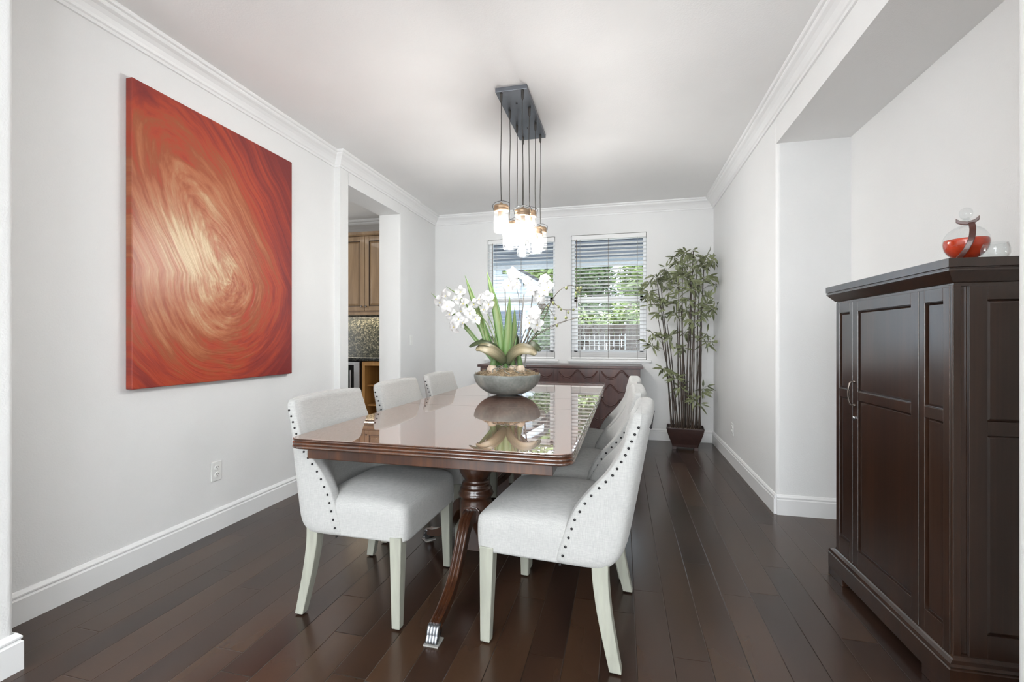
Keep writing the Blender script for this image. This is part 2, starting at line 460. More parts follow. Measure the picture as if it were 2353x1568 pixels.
def mesh_obj(name, verts, faces, mat, parent=None, smooth=False, loc=(0, 0, 0), bevel=0, segs=2, subsurf=0, uvs=None, angle=None):
    me = bpy.data.meshes.new(name)
    me.from_pydata([tuple(v) for v in verts], [], faces)
    mats = mat if isinstance(mat, (list, tuple)) else [mat]
    for k in mats:
        me.materials.append(MATS[k])
    if smooth:
        me.polygons.foreach_set('use_smooth', [True] * len(me.polygons))
    if uvs:
        ul = me.uv_layers.new(name='UVMap')
        for lp in me.loops:
            ul.data[lp.index].uv = uvs[lp.vertex_index]
    me.update()
    bm = bmesh.new(); bm.from_mesh(me)
    if not uvs:
        bmesh.ops.recalc_face_normals(bm, faces=bm.faces)
    bm.to_mesh(me); bm.free()
    o = bpy.data.objects.new(name, me)
    COL.objects.link(o)
    o.location = loc
    if parent:
        o.parent = parent
    if bevel:
        md = o.modifiers.new('bevel', 'BEVEL'); md.width = bevel; md.segments = segs; md.limit_method = 'ANGLE'; md.angle_limit = radians(40)
        md.harden_normals = False
    if subsurf:
        md = o.modifiers.new('sub', 'SUBSURF'); md.levels = subsurf; md.render_levels = subsurf
    return o


class MB:
    def __init__(s):
        s.v = []; s.f = []; s.uv = []

    def add(s, v, f):
        k = len(s.v)
        s.v += [tuple(p) for p in v]
        s.f += [tuple(i + k for i in q) for q in f]
        return s

    def box(s, x0, x1, y0, y1, z0, z1, M=None):
        v = [Vector(p) for p in ((x0, y0, z0), (x1, y0, z0), (x1, y1, z0), (x0, y1, z0), (x0, y0, z1), (x1, y0, z1), (x1, y1, z1), (x0, y1, z1))]
        if M:
            v = [M @ p for p in v]
        return s.add(v, [(0, 3, 2, 1), (4, 5, 6, 7), (0, 1, 5, 4), (1, 2, 6, 5), (2, 3, 7, 6), (3, 0, 4, 7)])

    def prism(s, poly, z0, z1):
        n = len(poly)
        v = [(p[0], p[1], z0) for p in poly] + [(p[0], p[1], z1) for p in poly]
        f = [tuple(range(n - 1, -1, -1)), tuple(range(n, 2 * n))] + [(i, (i + 1) % n, n + (i + 1) % n, n + i) for i in range(n)]
        return s.add(v, f)

    def lathe(s, prof, seg=32, c=(0, 0, 0), a0=0, a1=2 * pi, M=None):
        v = []; f = []
        full = abs(a1 - a0 - 2 * pi) < 1e-6
        cols = seg if full else seg + 1
        for r, z in prof:
            for i in range(cols):
                a = a0 + (a1 - a0) * i / seg
                p = Vector((r * cos(a), r * sin(a), z))
                if M:
                    p = M @ p
                v.append((p.x + c[0], p.y + c[1], p.z + c[2]))
        for j in range(len(prof) - 1):
            for i in range(seg):
                i2 = (i + 1) % cols
                f.append((j * cols + i, j * cols + i2, (j + 1) * cols + i2, (j + 1) * cols + i))
        if prof[0][0] > 1e-6:
            f.append(tuple(range(cols - 1, -1, -1)))
        if prof[-1][0] > 1e-6:
            f.append(tuple(range((len(prof) - 1) * cols, len(prof) * cols)))
        return s.add(v, f)

    def tube(s, pts, rad, seg=8, cap=True, flat=1.0):
        pts = [Vector(p) for p in pts]
        n = len(pts)
        rr = rad if isinstance(rad, (list, tuple)) else [rad] * n
        v = []; f = []
        up = None
        for i, p in enumerate(pts):
            t = (pts[min(i + 1, n - 1)] - pts[max(i - 1, 0)]).normalized()
            if up is None:
                up = Vector((0, 0, 1)) if abs(t.z) < 0.9 else Vector((1, 0, 0))
            side = t.cross(up)
            if side.length < 1e-5:
                side = t.cross(Vector((0, 1, 0)))
            side.normalize()
            up = side.cross(t).normalized()
            for k in range(seg):
                a = 2 * pi * k / seg
                v.append(p + side * cos(a) * rr[i] + up * sin(a) * rr[i] * flat)
        for i in range(n - 1):
            for k in range(seg):
                k2 = (k + 1) % seg
                f.append((i * seg + k, i * seg + k2, (i + 1) * seg + k2, (i + 1) * seg + k))
        if cap:
            f.append(tuple(range(seg - 1, -1, -1)))
            f.append(tuple(range((n - 1) * seg, n * seg)))
        return s.add(v, f)

    def loft(s, rings, cap=True):
        m = len(rings[0])
        v = [p for r in rings for p in r]
        f = []
        for j in range(len(rings) - 1):
            for i in range(m):
                i2 = (i + 1) % m
                f.append((j * m + i, j * m + i2, (j + 1) * m + i2, (j + 1) * m + i))
        if cap:
            f.append(tuple(range(m - 1, -1, -1)))
            f.append(tuple(range((len(rings) - 1) * m, len(rings) * m)))
        return s.add(v, f)

    def sphere(s, c, r, seg=12, rings=8, sc=(1, 1, 1)):
        prof = [(max(1e-7, r * sin(pi * j / rings)), -r * cos(pi * j / rings)) for j in range(rings + 1)]
        M = Matrix.Diagonal((sc[0], sc[1], sc[2])).to_4x4()
        return s.lathe(prof, seg, c, M=M)

    def build(s, name, mat, parent=None, **kw):
        return mesh_obj(name, s.v, s.f, mat, parent, **kw)


def bez(pts, n=12):
    """smooth Catmull-Rom polyline through pts"""
    P = [Vector(p) for p in pts]
    if len(P) == 2:
        return [P[0].lerp(P[1], i / n) for i in range(n + 1)]
    out = []
    for i in range(len(P) - 1):
        p0 = P[i - 1] if i > 0 else P[0] * 2 - P[1]
        p1, p2 = P[i], P[i + 1]
        p3 = P[i + 2] if i + 2 < len(P) else P[-1] * 2 - P[-2]
        for k in range(n):
            t = k / n
            out.append(0.5 * ((2 * p1) + (p2 - p0) * t + (2 * p0 - 5 * p1 + 4 * p2 - p3) * t * t + (3 * p1 - p0 - 3 * p2 + p3) * t ** 3))
    out.append(P[-1])
    return out


def thing(name, label, cat, loc=(0, 0, 0), rotz=0, group=None):
    o = bpy.data.objects.new(name, None)
    COL.objects.link(o)
    o.empty_display_size = 0.1
    o.location = loc
    o.rotation_euler = (0, 0, rotz)
    tag(o, label, cat, group)
    return o


def tag(o, label, cat, group=None):
    o['label'] = label
    o['category'] = cat
    if group:
        o['group'] = group
    return o


def struct(o, label=None):
    o['kind'] = 'structure'
    if label:
        o['label'] = label
    return o


def dup(root, loc, rotz, label, group=None):
    r = root.copy(); COL.objects.link(r)
    r.location = loc; r.rotation_euler = (0, 0, rotz); r['label'] = label
    if group:
        r['group'] = group
    for ch in list(root.children):
        c = ch.copy(); COL.objects.link(c); c.parent = r
        for g in list(ch.children):
            d = g.copy(); COL.objects.link(d); d.parent = c
    return r


def sweep(prof, path, closed=False):
    """prof: [(offset into room, z)], path: [(x,y)], room on the left-hand side of travel"""
    P = [Vector((p[0], p[1])) for p in path]
    n = len(P)
    norms = []
    for i in range(n - 1):
        d = (P[i + 1] - P[i]).normalized()
        norms.append(Vector((-d.y, d.x)))
    rings = []
    for i in range(n):
        if i == 0:
            m = norms[0]
        elif i == n - 1:
            m = norms[-1]
        else:
            a, b = norms[i - 1], norms[i]
            m = (a + b)
            m = m / max(0.2, m.dot(a))
        rings.append([(P[i].x + m.x * o, P[i].y + m.y * o, z) for o, z in prof])
    mb = MB()
    mb.loft(rings)
    return mb


# ---------------------------------------------------------------- room shell
H = 2.77
XL, XR, YB, XN = -2.42, 1.005, 5.56, 1.442
XP, XF = -2.365, -2.38          # projecting part of the left wall, far part
XO = -2.614                     # outer face of the left wall


def rounded(poly, radii, n=5):
    out = []
    m = len(poly)
    for i, p in enumerate(poly):
        r = radii.get(i, 0)
        p = Vector(p)
        if not r:
            out.append(tuple(p)); continue
        a = (Vector(poly[i - 1]) - p).normalized(); b = (Vector(poly[(i + 1) % m]) - p).normalized()
        c = p + a * r + b * r
        a0 = -b * r; b0 = -a * r
        for k in range(n + 1):
            t = k / n * pi / 2
            # arc from p+a*r to p+b*r
            out.append(tuple(c + (-b * r) * cos(t) + (-a * r) * sin(t)))
    return out


mb = MB().box(-6, 4, -4.2, 5.75, -0.1, 0)
struct(mb.build('floor', 'plank_floor'), 'dark brown wood plank floor')
mb = MB().box(-6, 4, -4.2, 5.75, H, H + 0.1)
struct(mb.build('ceiling', 'ceiling_paint'), 'white ceiling')

wl = MB()
wl.prism(rounded([(-2.083, 1.15), (XL, 1.15), (XL, 3.467), (XP, 3.467), (XP, 3.604), (XO, 3.604), (XO, 0.95), (-2.083, 0.95)][::-1], {7: 0.02, 3: 0.02, 2: 0.0}), 0, H)
wl.prism(rounded([(XP, 4.559), (XP, 4.76), (XF, 4.765), (XF, YB), (XO, YB), (XO, 4.559)], {0: 0.02}), 0, H)
wl.box(XO, XP, 3.60, 4.563, 2.545, H)
struct(wl.build('wall_left', 'wall_paint', bevel=0.0), 'white left wall with the doorway to the pantry')
wr = MB()
wr.prism(rounded([(XR, 3.39), (XN, 3.39), (XN + .15, 3.39), (XN + .15, YB), (XR, YB)], {0: 0.025}), 0, H)
wr.prism(rounded([(XR, 0.6), (XN + .15, 0.6), (XN + .15, 1.478), (XR, 1.478)], {3: 0.02}), 0, H)
wr.box(XN, XN + .15, 1.478, 3.39, 0, H)
wr.box(XR, XN, 1.478, 3.39, 2.487, H)
struct(wr.build('wall_right', 'wall_paint'), 'white right wall with a recessed niche')
wins = [(-1.665, -0.803), (-0.608, 0.278)]
WZ0, WZ1 = 0.935, 2.437
wb = MB()
wb.box(-5.2, wins[0][0], YB, YB + .15, 0, H)
wb.box(wins[0][1], wins[1][0], YB, YB + .15, 0, H)
wb.box(wins[1][1], XN + .15, YB, YB + .15, 0, H)
for a, b in wins:
    wb.box(a, b, YB, YB + .15, 0, WZ0 - 0.045)
    wb.box(a, b, YB, YB + .15, WZ1, H)
struct(wb.build('wall_back', 'wall_paint'), 'white back wall with two windows')
# pantry beyond the doorway, and the room behind the camera
wp = MB().box(-5.25, -5.1, 0.95, YB, 0, H).box(-5.1, XO, 2.2, 2.3, 0, H)
struct(wp.build('wall_pantry', 'wall_paint'))
wc = MB().box(-4.5, 3.6, -4.2, -4.05, 0, H).box(-4.65, -4.5, -4.2, 1.0, 0, H).box(3.6, 3.75, -4.2, 0.75, 0, H)
wc.box(XN, 3.6, 0.6, 0.75, 0, H).box(-4.5, XO, 0.95, 1.05, 0, H)
struct(wc.build('wall_near', 'wall_paint'))

# crown moulding
CP = [(0.0, H), (0.0, H - 0.112), (0.012, H - 0.112), (0.016, H - 0.098), (0.024, H - 0.092), (0.030, H - 0.08), (0.042, H - 0.062), (0.058, H - 0.046),
      (0.074, H - 0.036), (0.080, H - 0.028), (0.080, H - 0.020), (0.092, H - 0.016), (0.098, H - 0.008), (0.098, H)]
path = [(-2.083, 0.95), (-2.083, 1.15), (XL, 1.15), (XL, 3.467), (XP, 3.467), (XP, 4.762), (XF, 4.762), (XF, YB), (XR, YB), (XR, 0.6)]
# travel with the room on the right here -> reverse so it is on the left
o = sweep(CP, path[::-1]).build('trim_1', 'trim_paint', smooth=False)
struct(o, 'white crown moulding round the ceiling')
BP = [(0, 0), (0.016, 0), (0.016, 0.100), (0.012, 0.104), (0.010, 0.108), (0.014, 0.113), (0.014, 0.119), (0.009, 0.126), (0.005, 0.132), (0, 0.134)]
struct(sweep(BP, [(XP, 3.604 - .02), (XP, 3.467), (XL, 3.467), (XL, 1.165)]).build('baseboard_left', 'trim_paint'), 'white baseboard of the left wall')
struct(sweep(BP, [(XL + .0, 1.15), (-2.083, 1.15), (-2.083, 0.95)]).build('baseboard_jamb', 'trim_paint'), 'white baseboard wrapping the near wall end')
struct(sweep(BP, [(XF, YB), (XF, 4.762), (XP, 4.762), (XP, 4.58)]).build('baseboard_left', 'trim_paint'))
struct(sweep(BP, [(XR, 3.39), (XR, YB), (XF, YB)]).build('baseboard_right', 'trim_paint'), 'white baseboard of the right and back wall')
struct(sweep(BP, [(XN, 1.478), (XN, 3.39), (XR - .0, 3.39)]).build('baseboard_niche', 'trim_paint'), 'white baseboard inside the niche')


# ---------------------------------------------------------------- windows and blinds
def window(i, a, b):
    fr = MB()
    y0, y1 = YB + 0.085, YB + 0.15
    z0, z1 = WZ0, WZ1
    zm = 1.665
    # outer frame
    fr.box(a, a + .035, y0, y1, z0, z1).box(b - .035, b, y0, y1, z0, z1)
    fr.box(a, b, y0, y1, z1 - .04, z1).box(a, b, y0, y1, z0, z0 + .035)
    # lower sash
    ys = y0 - 0.012
    fr.box(a + .034, a + .075, ys, y0 + .03, z0 + .034, zm + .03).box(b - .075, b - .034, ys, y0 + .03, z0 + .034, zm + .03)
    fr.box(a + .034, b - .034, ys, y0 + .03, z0 + .034, z0 + .10).box(a + .034, b - .034, ys, y0 + .03, zm - .03, zm + .03)
    w = struct(fr.build('window_%d' % i, 'window_vinyl', bevel=0.003), ['left window with white frame behind the pendant lamp', 'right window with white frame beside the bamboo'][i - 1])
    g = MB().box(a + .03, b - .03, y1 - .03, y1 - .026, z0 + .03, z1 - .03)
    g.build('pane', 'window_glass', w)
    # stool / sill
    s = MB().box(a - .035, b + .05, YB - .035, YB + .0, WZ0 - .030, WZ0 - .006).box(a - .02, b + .03, YB - .016, YB, WZ0 - .045, WZ0 - .030)
    s.box(a, b, YB, y0, WZ0 - .045, WZ0)
    struct(s.build('trim_%d' % (i + 1), 'trim_paint', bevel=0.003), ['white sill of the left window', 'white sill of the right window'][i - 1])


window(1, *wins[0])
window(2, *wins[1])


def blind(a, b, label, tilt):
    t = thing('window_blind', label, 'window blind', ((a + b) / 2, YB + 0.035, WZ0), group='horizontal window blinds')
    w = (b - a) / 2 - 0.006
    top = WZ1 - WZ0
    hr = MB().box(-w, w, -.028, .028, top - .055, top - .004)
    hr.build('headrail', 'blind_slat', t, bevel=0.003)
    pitch = 0.0445
    z = 0.105
    k = 0
    sl = MB()
    zs = []
    while z < top - .07:
        zs.append(z); z += pitch
    for z in zs:
        d = Vector((0, cos(tilt), sin(tilt))) * 0.025
        up = Vector((0, -sin(tilt), cos(tilt)))
        pr = [(-1.0, -.0014), (0, .0008), (1.0, -.0014), (1.0, .0014), (0, .0036), (-1.0, .0014)]
        ring = lambda x: [Vector((x, 0, z)) + d * p + up * q for p, q in pr]
        sm = MB()
        sm.loft([ring(-w), ring(w)])
        sm.build('slat', 'blind_slat', t)
    st = MB()
    for k in range(9):
        st.box(-w, w, -.025, .025, .030 + k * .0065, .034 + k * .0065)
    st.build('slat_stack', 'blind_slat', t)
    MB().box(-w, w, -.026, .026, .004, .026).build('bottom_rail', 'blind_slat', t, bevel=0.003)
    for x in (-w + .10, 0.0, w - .10):
        c = MB()
        for yy in (-.027, .027):
            c.tube([(x, yy, .01), (x, yy, top - .05)], .0011, 5)
        for dx in (.006,):
            c.tube([(x + dx, -.029, .01), (x + dx, -.029, top - .05)], .0009, 5)
        c.build('ladder_cord', 'blind_cord' if x == 0 else 'stake_grey', t)
    c = MB().tube([(-w + .06, -.034, top - .05), (-w + .06, -.036, .62)], .0035, 6)
    c.build('tilt_wand', 'blind_cord', t)
    return t


blind(wins[0][0], wins[0][1], 'white slatted blind in the left window behind the lamp and orchids', radians(5))
blind(wins[1][0], wins[1][1], 'white slatted blind in the right window next to the bamboo', radians(-6))

# ---------------------------------------------------------------- outdoors
o = MB().box(-14, 12, 5.71, 30, -0.15, -0.02).build('ground_outside', 'concrete')
struct(o)
ev = MB()
ev.add([(-6, 5.71, 2.80), (6, 5.71, 2.80), (6, 7.0, 2.42), (-6, 7.0, 2.42), (-6, 5.71, 2.90), (6, 5.71, 2.90), (6, 7.0, 2.52), (-6, 7.0, 2.52)],
       [(0, 1, 2, 3), (7, 6, 5, 4), (0, 4, 5, 1), (1, 5, 6, 2), (2, 6, 7, 3), (3, 7, 4, 0)])
for k in range(9):
    y = 5.8 + k * .14
    z = 2.80 - (y - 5.71) * .2946
    ev.box(-6, 6, y, y + .02, z - .015, z + .01)
struct(ev.build('trim_4', 'soffit_paint'), 'dark eave underside outside above the windows')
ev = MB().box(-6, 6, 7.0, 7.04, 2.34, 2.54).box(-6, 6, 7.04, 7.15, 2.29, 2.32).box(-6, 6, 7.13, 7.15, 2.29, 2.42)
struct(ev.build('trim_5', 'fascia_paint'), 'blue grey fascia board and gutter outside')
ev = MB().box(-6, 6, 6.985, 7.0, 2.29, 2.34)
struct(ev.build('trim_6', 'gutter_white'))
rf = MB().box(-6, 6, -4.4, 5.74, 2.9, 3.2)
struct(rf.build('roof', 'shingle_dark'))

hs = thing('neighbour_house', 'white clapboard house with gable roof seen through the left window', 'house', (-5.0, 10.0, 0))
sd = MB()
x0, x1 = -4.0, 3.05
zz = 0.0
while zz < 4.2:
    lim = lambda z: 3.10 - max(0, (z - 2.35)) / 0.58
    xa = -4.0; xb = min(3.05, lim(zz + .12)) if zz > 2.2 else 3.05
    if xb < xa + .3:
        break
    sd.add([(xa, -.03, zz), (xb, -.03, zz), (xb, -.005, zz + .14), (xa, -.005, zz + .14), (xa, .02, zz), (xb, .02, zz), (xb, .02, zz + .14), (xa, .02, zz + .14)],
           [(0, 1, 2, 3), (0, 4, 5, 1), (3, 2, 6, 7), (1, 5, 6, 2), (0, 3, 7, 4)])
    zz += .14
sd.box(-4.0, 3.0, .02, 5, 0, 2.4)
sd.build('siding', 'siding_white', hs)
# rake boards and roof
rk = MB()
for s_, nm in ((1, 0),):
    rk.add([(3.35, -.3, 2.20), (-0.6, -.3, 4.49), (-0.6, -.3, 4.68), (3.35, -.3, 2.39), (3.35, -.22, 2.20), (-0.6, -.22, 4.49), (-0.6, -.22, 4.68), (3.35, -.22, 2.39)],
           [(0, 1, 2, 3), (4, 7, 6, 5), (0, 4, 5, 1), (3, 2, 6, 7), (0, 3, 7, 4), (1, 5, 6, 2)])
rk.build('rake_board', 'gutter_white', hs)
rr = MB()
rr.add([(3.4, -.34, 2.40), (-0.6, -.34, 4.72), (-0.6, 5, 4.72), (3.4, 5, 2.40), (3.4, -.34, 2.33), (-0.6, -.34, 4.65), (-0.6, 5, 4.65), (3.4, 5, 2.33)],
       [(0, 1, 2, 3), (4, 7, 6, 5), (0, 4, 5, 1), (3, 2, 6, 7), (0, 3, 7, 4), (1, 5, 6, 2)])
rr.add([(-4.6, -.34, 2.40), (-0.6, -.34, 4.72), (-0.6, 5, 4.72), (-4.6, 5, 2.40)], [(0, 1, 2, 3)])
rr.build('roof', 'shingle_dark', hs)
wf = MB().box(2.2, 2.9, -.06, -.02, .8, 1.9).build('window', 'gutter_white', hs)
MB().box(2.27, 2.83, -.07, -.055, .87, 1.83).build('pane', 'soffit_paint', wf)

fc = thing('garden_fence', 'dark brown board fence at the end of the garden behind the right window', 'fence', (.45, 8.9, 0))
fm = MB()
for k in range(44):
    x = -1.6 + k * .142
    fm.box(x, x + .136, 0, .02, 0, 1.40)
fm.build('fence_boards', 'fence_brown', fc)
MB().box(-1.65, 4.7, -.03, .05, 1.40, 1.45).box(-1.65, 4.7, -.04, 0, 1.18, 1.26).build('fence_rail', 'fence_brown', fc)
for k in range(4):
    MB().box(-1.6 + k * 2.0, -1.5 + k * 2.0, -.09, 0, 0, 1.5).build('fence_post', 'fence_brown', fc)
lt = thing('garden_lattice', 'pale square lattice panel standing in front of the dark fence', 'lattice', (-.42, 8.72, 0))
lm = MB()
for k in range(11):
    lm.box(-.46 + k * .092, -.45 + k * .092, -.012, 0, .15, 1.27)
for k in range(13):
    lm.box(-.46, .47, 0, .012, .16 + k * .09, .17 + k * .09)
lm.build('slats', 'lattice_pale', lt)
for x_ in (-.475, .465):
    MB().box(x_, x_ + .015, -.012, .012, 0, 1.28).build('lattice_post', 'lattice_pale', lt)


def tree(loc, blobs, label, mat, seed, n=2600, ls=.09):
    rnd = random.Random(seed)
    t = thing('garden_tree', label, 'tree', loc, group='trees in the garden')
    tr = MB().tube(bez([(0, 0, 0), (.05, .03, .9), (-.03, 0, 1.9), (.02, .02, blobs[0][2])], 6), [.11 - .003 * i for i in range(19)], 8)
    for bx_, by_, bz_, br in blobs[1:]:
        tr.tube(bez([(0, 0, bz_ * .45), (bx_ * .5, by_ * .5, bz_ * .75), (bx_, by_, bz_)], 4), .03, 6)
    tr.build('trunk', 'bark', t, smooth=True)
    fm = MB()
    tot = sum(b[3] ** 2 for b in blobs)
    for bx_, by_, bz_, br in blobs:
        for _ in range(int(n * br * br / tot)):
            d = Vector((rnd.gauss(0, 1), rnd.gauss(0, 1), rnd.gauss(0, 1))).normalized()
            p = Vector((bx_, by_, bz_)) + d * br * rnd.uniform(.55, 1.05) * (0.85 + .3 * mnoise.noise(d * 2.5 + Vector((seed, 0, 0))))
            a = Vector((rnd.gauss(0, 1), rnd.gauss(0, 1), rnd.gauss(0, .5))).normalized()
            b = a.cross(d + Vector((rnd.gauss(0, .4), rnd.gauss(0, .4), rnd.gauss(0, .4))))
            if b.length < .01:
                continue
            b.normalize()
            l = ls * rnd.uniform(.6, 1.3)
            fm.add([p - a * l, p + b * l * .45, p + a * l, p - b * l * .45], [(0, 1, 2, 3)])
    fm.build('foliage', mat, t)


tree((0.75, 12.2, 0), [(0, 0, 2.9, 1.0), (-.3, -.3, 2.1, .75), (.35, -.2, 2.0, .8), (0, -.4, 1.4, .7)], 'bright green bushy tree seen in the middle of the right window', 'tree_leaf_pale', 3, 5200)
tree((3.2, 12.4, 0), [(0, 0, 2.9, 1.15), (-.3, -.2, 2.0, .95), (.3, 0, 1.6, .9)], 'darker green tree at the right edge of the right window', 'tree_leaf', 4, 4200)
tree((-0.93, 13.6, 0), [(0, 0, 3.1, .85), (.2, -.1, 2.2, .7), (-.1, -.2, 1.5, .7)], 'green tree beside the white house seen between both windows', 'tree_leaf', 5, 4200)
tree((3.0, 17.5, 0), [(0, 0, 4.2, 2.4), (-1.6, 0, 3.4, 1.5), (2.4, 0, 3.5, 2.0), (0, -.6, 2.0, 1.8)], 'broad dark tree filling the gap behind the other garden trees', 'tree_leaf', 9, 6500, .16)
tree((-3.9, 18.2, 0), [(0, 0, 4.0, 2.0), (1.3, 0, 3.4, 1.5), (-1.2, 0, 3.6, 1.5)], 'tall tree rising behind the roof of the white house', 'tree_leaf_pale', 10, 5200, .15)
tree((0.15, 10.1, 0), [(0, 0, 1.55, .42), (-.5, 0, 1.45, .38), (.6, .1, 1.6, .45), (-.95, .1, 1.5, .4)], 'low hedge tree just above the garden fence', 'tree_leaf_pale', 6, 2600, .06)
tree((-1.52, 8.9, 0), [(0, 0, 1.2, .30), (-.03, .0, 1.6, .26), (.03, 0, .7, .26)], 'shrub before the white house in the left window', 'tree_leaf', 8, 1800, .06)

# ---------------------------------------------------------------- painting
PY0, PY1, PZ0, PZ1 = 1.763, 2.897, 0.920, 2.483
pt = thing('canvas_painting', 'large red and orange swirl canvas painting on the left wall', 'painting', (XL, PY0, PZ0))
w_, h_ = PY1 - PY0, PZ1 - PZ0
MB().box(0.0015, .042, 0, w_, 0, h_).build('canvas', 'swirl_canvas', pt, bevel=0.004, segs=3)
MB().box(0.0, .03, .02, w_ - .02, .02, h_ - .02).build('stretcher_frame', 'oak_orange', pt)


# ---------------------------------------------------------------- outlets and switch
def outlet(loc, rz, label, switch=False):
    t = thing('light_switch' if switch else 'wall_outlet', label, 'switch' if switch else 'outlet', loc, rz)
    # local: plate in the xz plane facing -y
    MB().box(-.036, .036, -.006, -.0004, -.058, .058).build('cover_plate', 'outlet_white', t, bevel=0.002)
    if switch:
        MB().box(-.017, .017, -.010, -.005, -.033, .033).build('rocker', 'outlet_white', t, bevel=0.002)
        return t
    for dz in (-.0215, .0215):
        M = Matrix.Rotation(radians(90), 4, 'X')
        r = MB().lathe([(.0165, 0), (.0165, .003), (.015, .004)], 20, (0, -.0055, dz), M=M).build('receptacle', 'outlet_white', t)
        MB().box(-.0075, -.0055, -.0105, -.0092, dz + .001, dz + .009).box(.0055, .0075, -.0105, -.0092, dz + .001, dz + .008).box(-.0025, .0025, -.0105, -.0092, dz - .010, dz - .005).build('slots', 'slot_dark', r)
    return t


outlet((XL, 2.287, .365), radians(90), 'white duplex outlet low on the left wall beneath the painting')
outlet((XR, 4.64, .33), radians(-90), 'white outlet low on the right wall near the bamboo')
outlet((XF, 4.86, 1.165), radians(90), 'small white switch plate on the left wall past the doorway', True)

# ---------------------------------------------------------------- dining table
TZ = 0.775
TX0, TX1, TY0, TY1 = -1.303, -0.153, 1.555, 4.28
TCX, TCY = (TX0 + TX1) / 2, (TY0 + TY1) / 2
tb = thing('dining_table', 'long polished mahogany dining table on two pedestals', 'table', (TCX, TCY, 0), radians(-0.4))
hw, hl = (TX1 - TX0) / 2, (TY1 - TY0) / 2


def rrect(hx, hy, r, n=6):
    pts = []
    for cx_, cy_, a0 in ((hx - r, hy - r, 0), (-hx + r, hy - r, 90), (-hx + r, -hy + r, 180), (hx - r, -hy + r, 270)):
        for k in range(n + 1):
            a = radians(a0 + 90 * k / n)
            pts.append((cx_ + r * cos(a), cy_ + r * sin(a)))
    return pts


prof = []           # (inset, z) top down
prof += [(0.012, TZ), (0.006, TZ - .001), (0.0035, TZ - .003)]
for c_, ri in ((-.0085, .0055), (-.0215, .0060), (-.0345, .0065)):
    base_in = {-.0085: .0045, -.0215: .0020, -.0345: .0010}[c_]
    for k in range(7):
        a = radians(80 - 160 * k / 6)
        prof.append((base_in + ri * (1 - cos(a)), TZ + c_ + ri * sin(a)))
prof += [(0.012, TZ - .043), (0.10, TZ - .043)]
rings = [[(x, y, z) for x, y in rrect(hw - i_, hl - i_, max(.012, .06 - i_), 8)] for i_, z in prof]
mbt = MB().loft(rings)
tt = mbt.build('table_top', ['mahogany', 'mahogany_leg'], tb, smooth=False)
for p_ in tt.data.polygons:
    p_.material_index = 0 if p_.normal.z > .9 else 1
sm = MB()
for ys in (TY0 + 1.03, TY0 + 1.50):
    yy = ys - TCY
    sm.box(-hw + .008, hw - .008, yy - .0006, yy + .0006, TZ - .001, TZ + .0002)
sm.build('leaf_seams', 'mahogany_leg', tb)
MB().box(-hw + .075, hw - .075, -hl + .035, hl - .035, TZ - .085, TZ - .043).build('apron', 'mahogany_leg', tb, bevel=0.003)


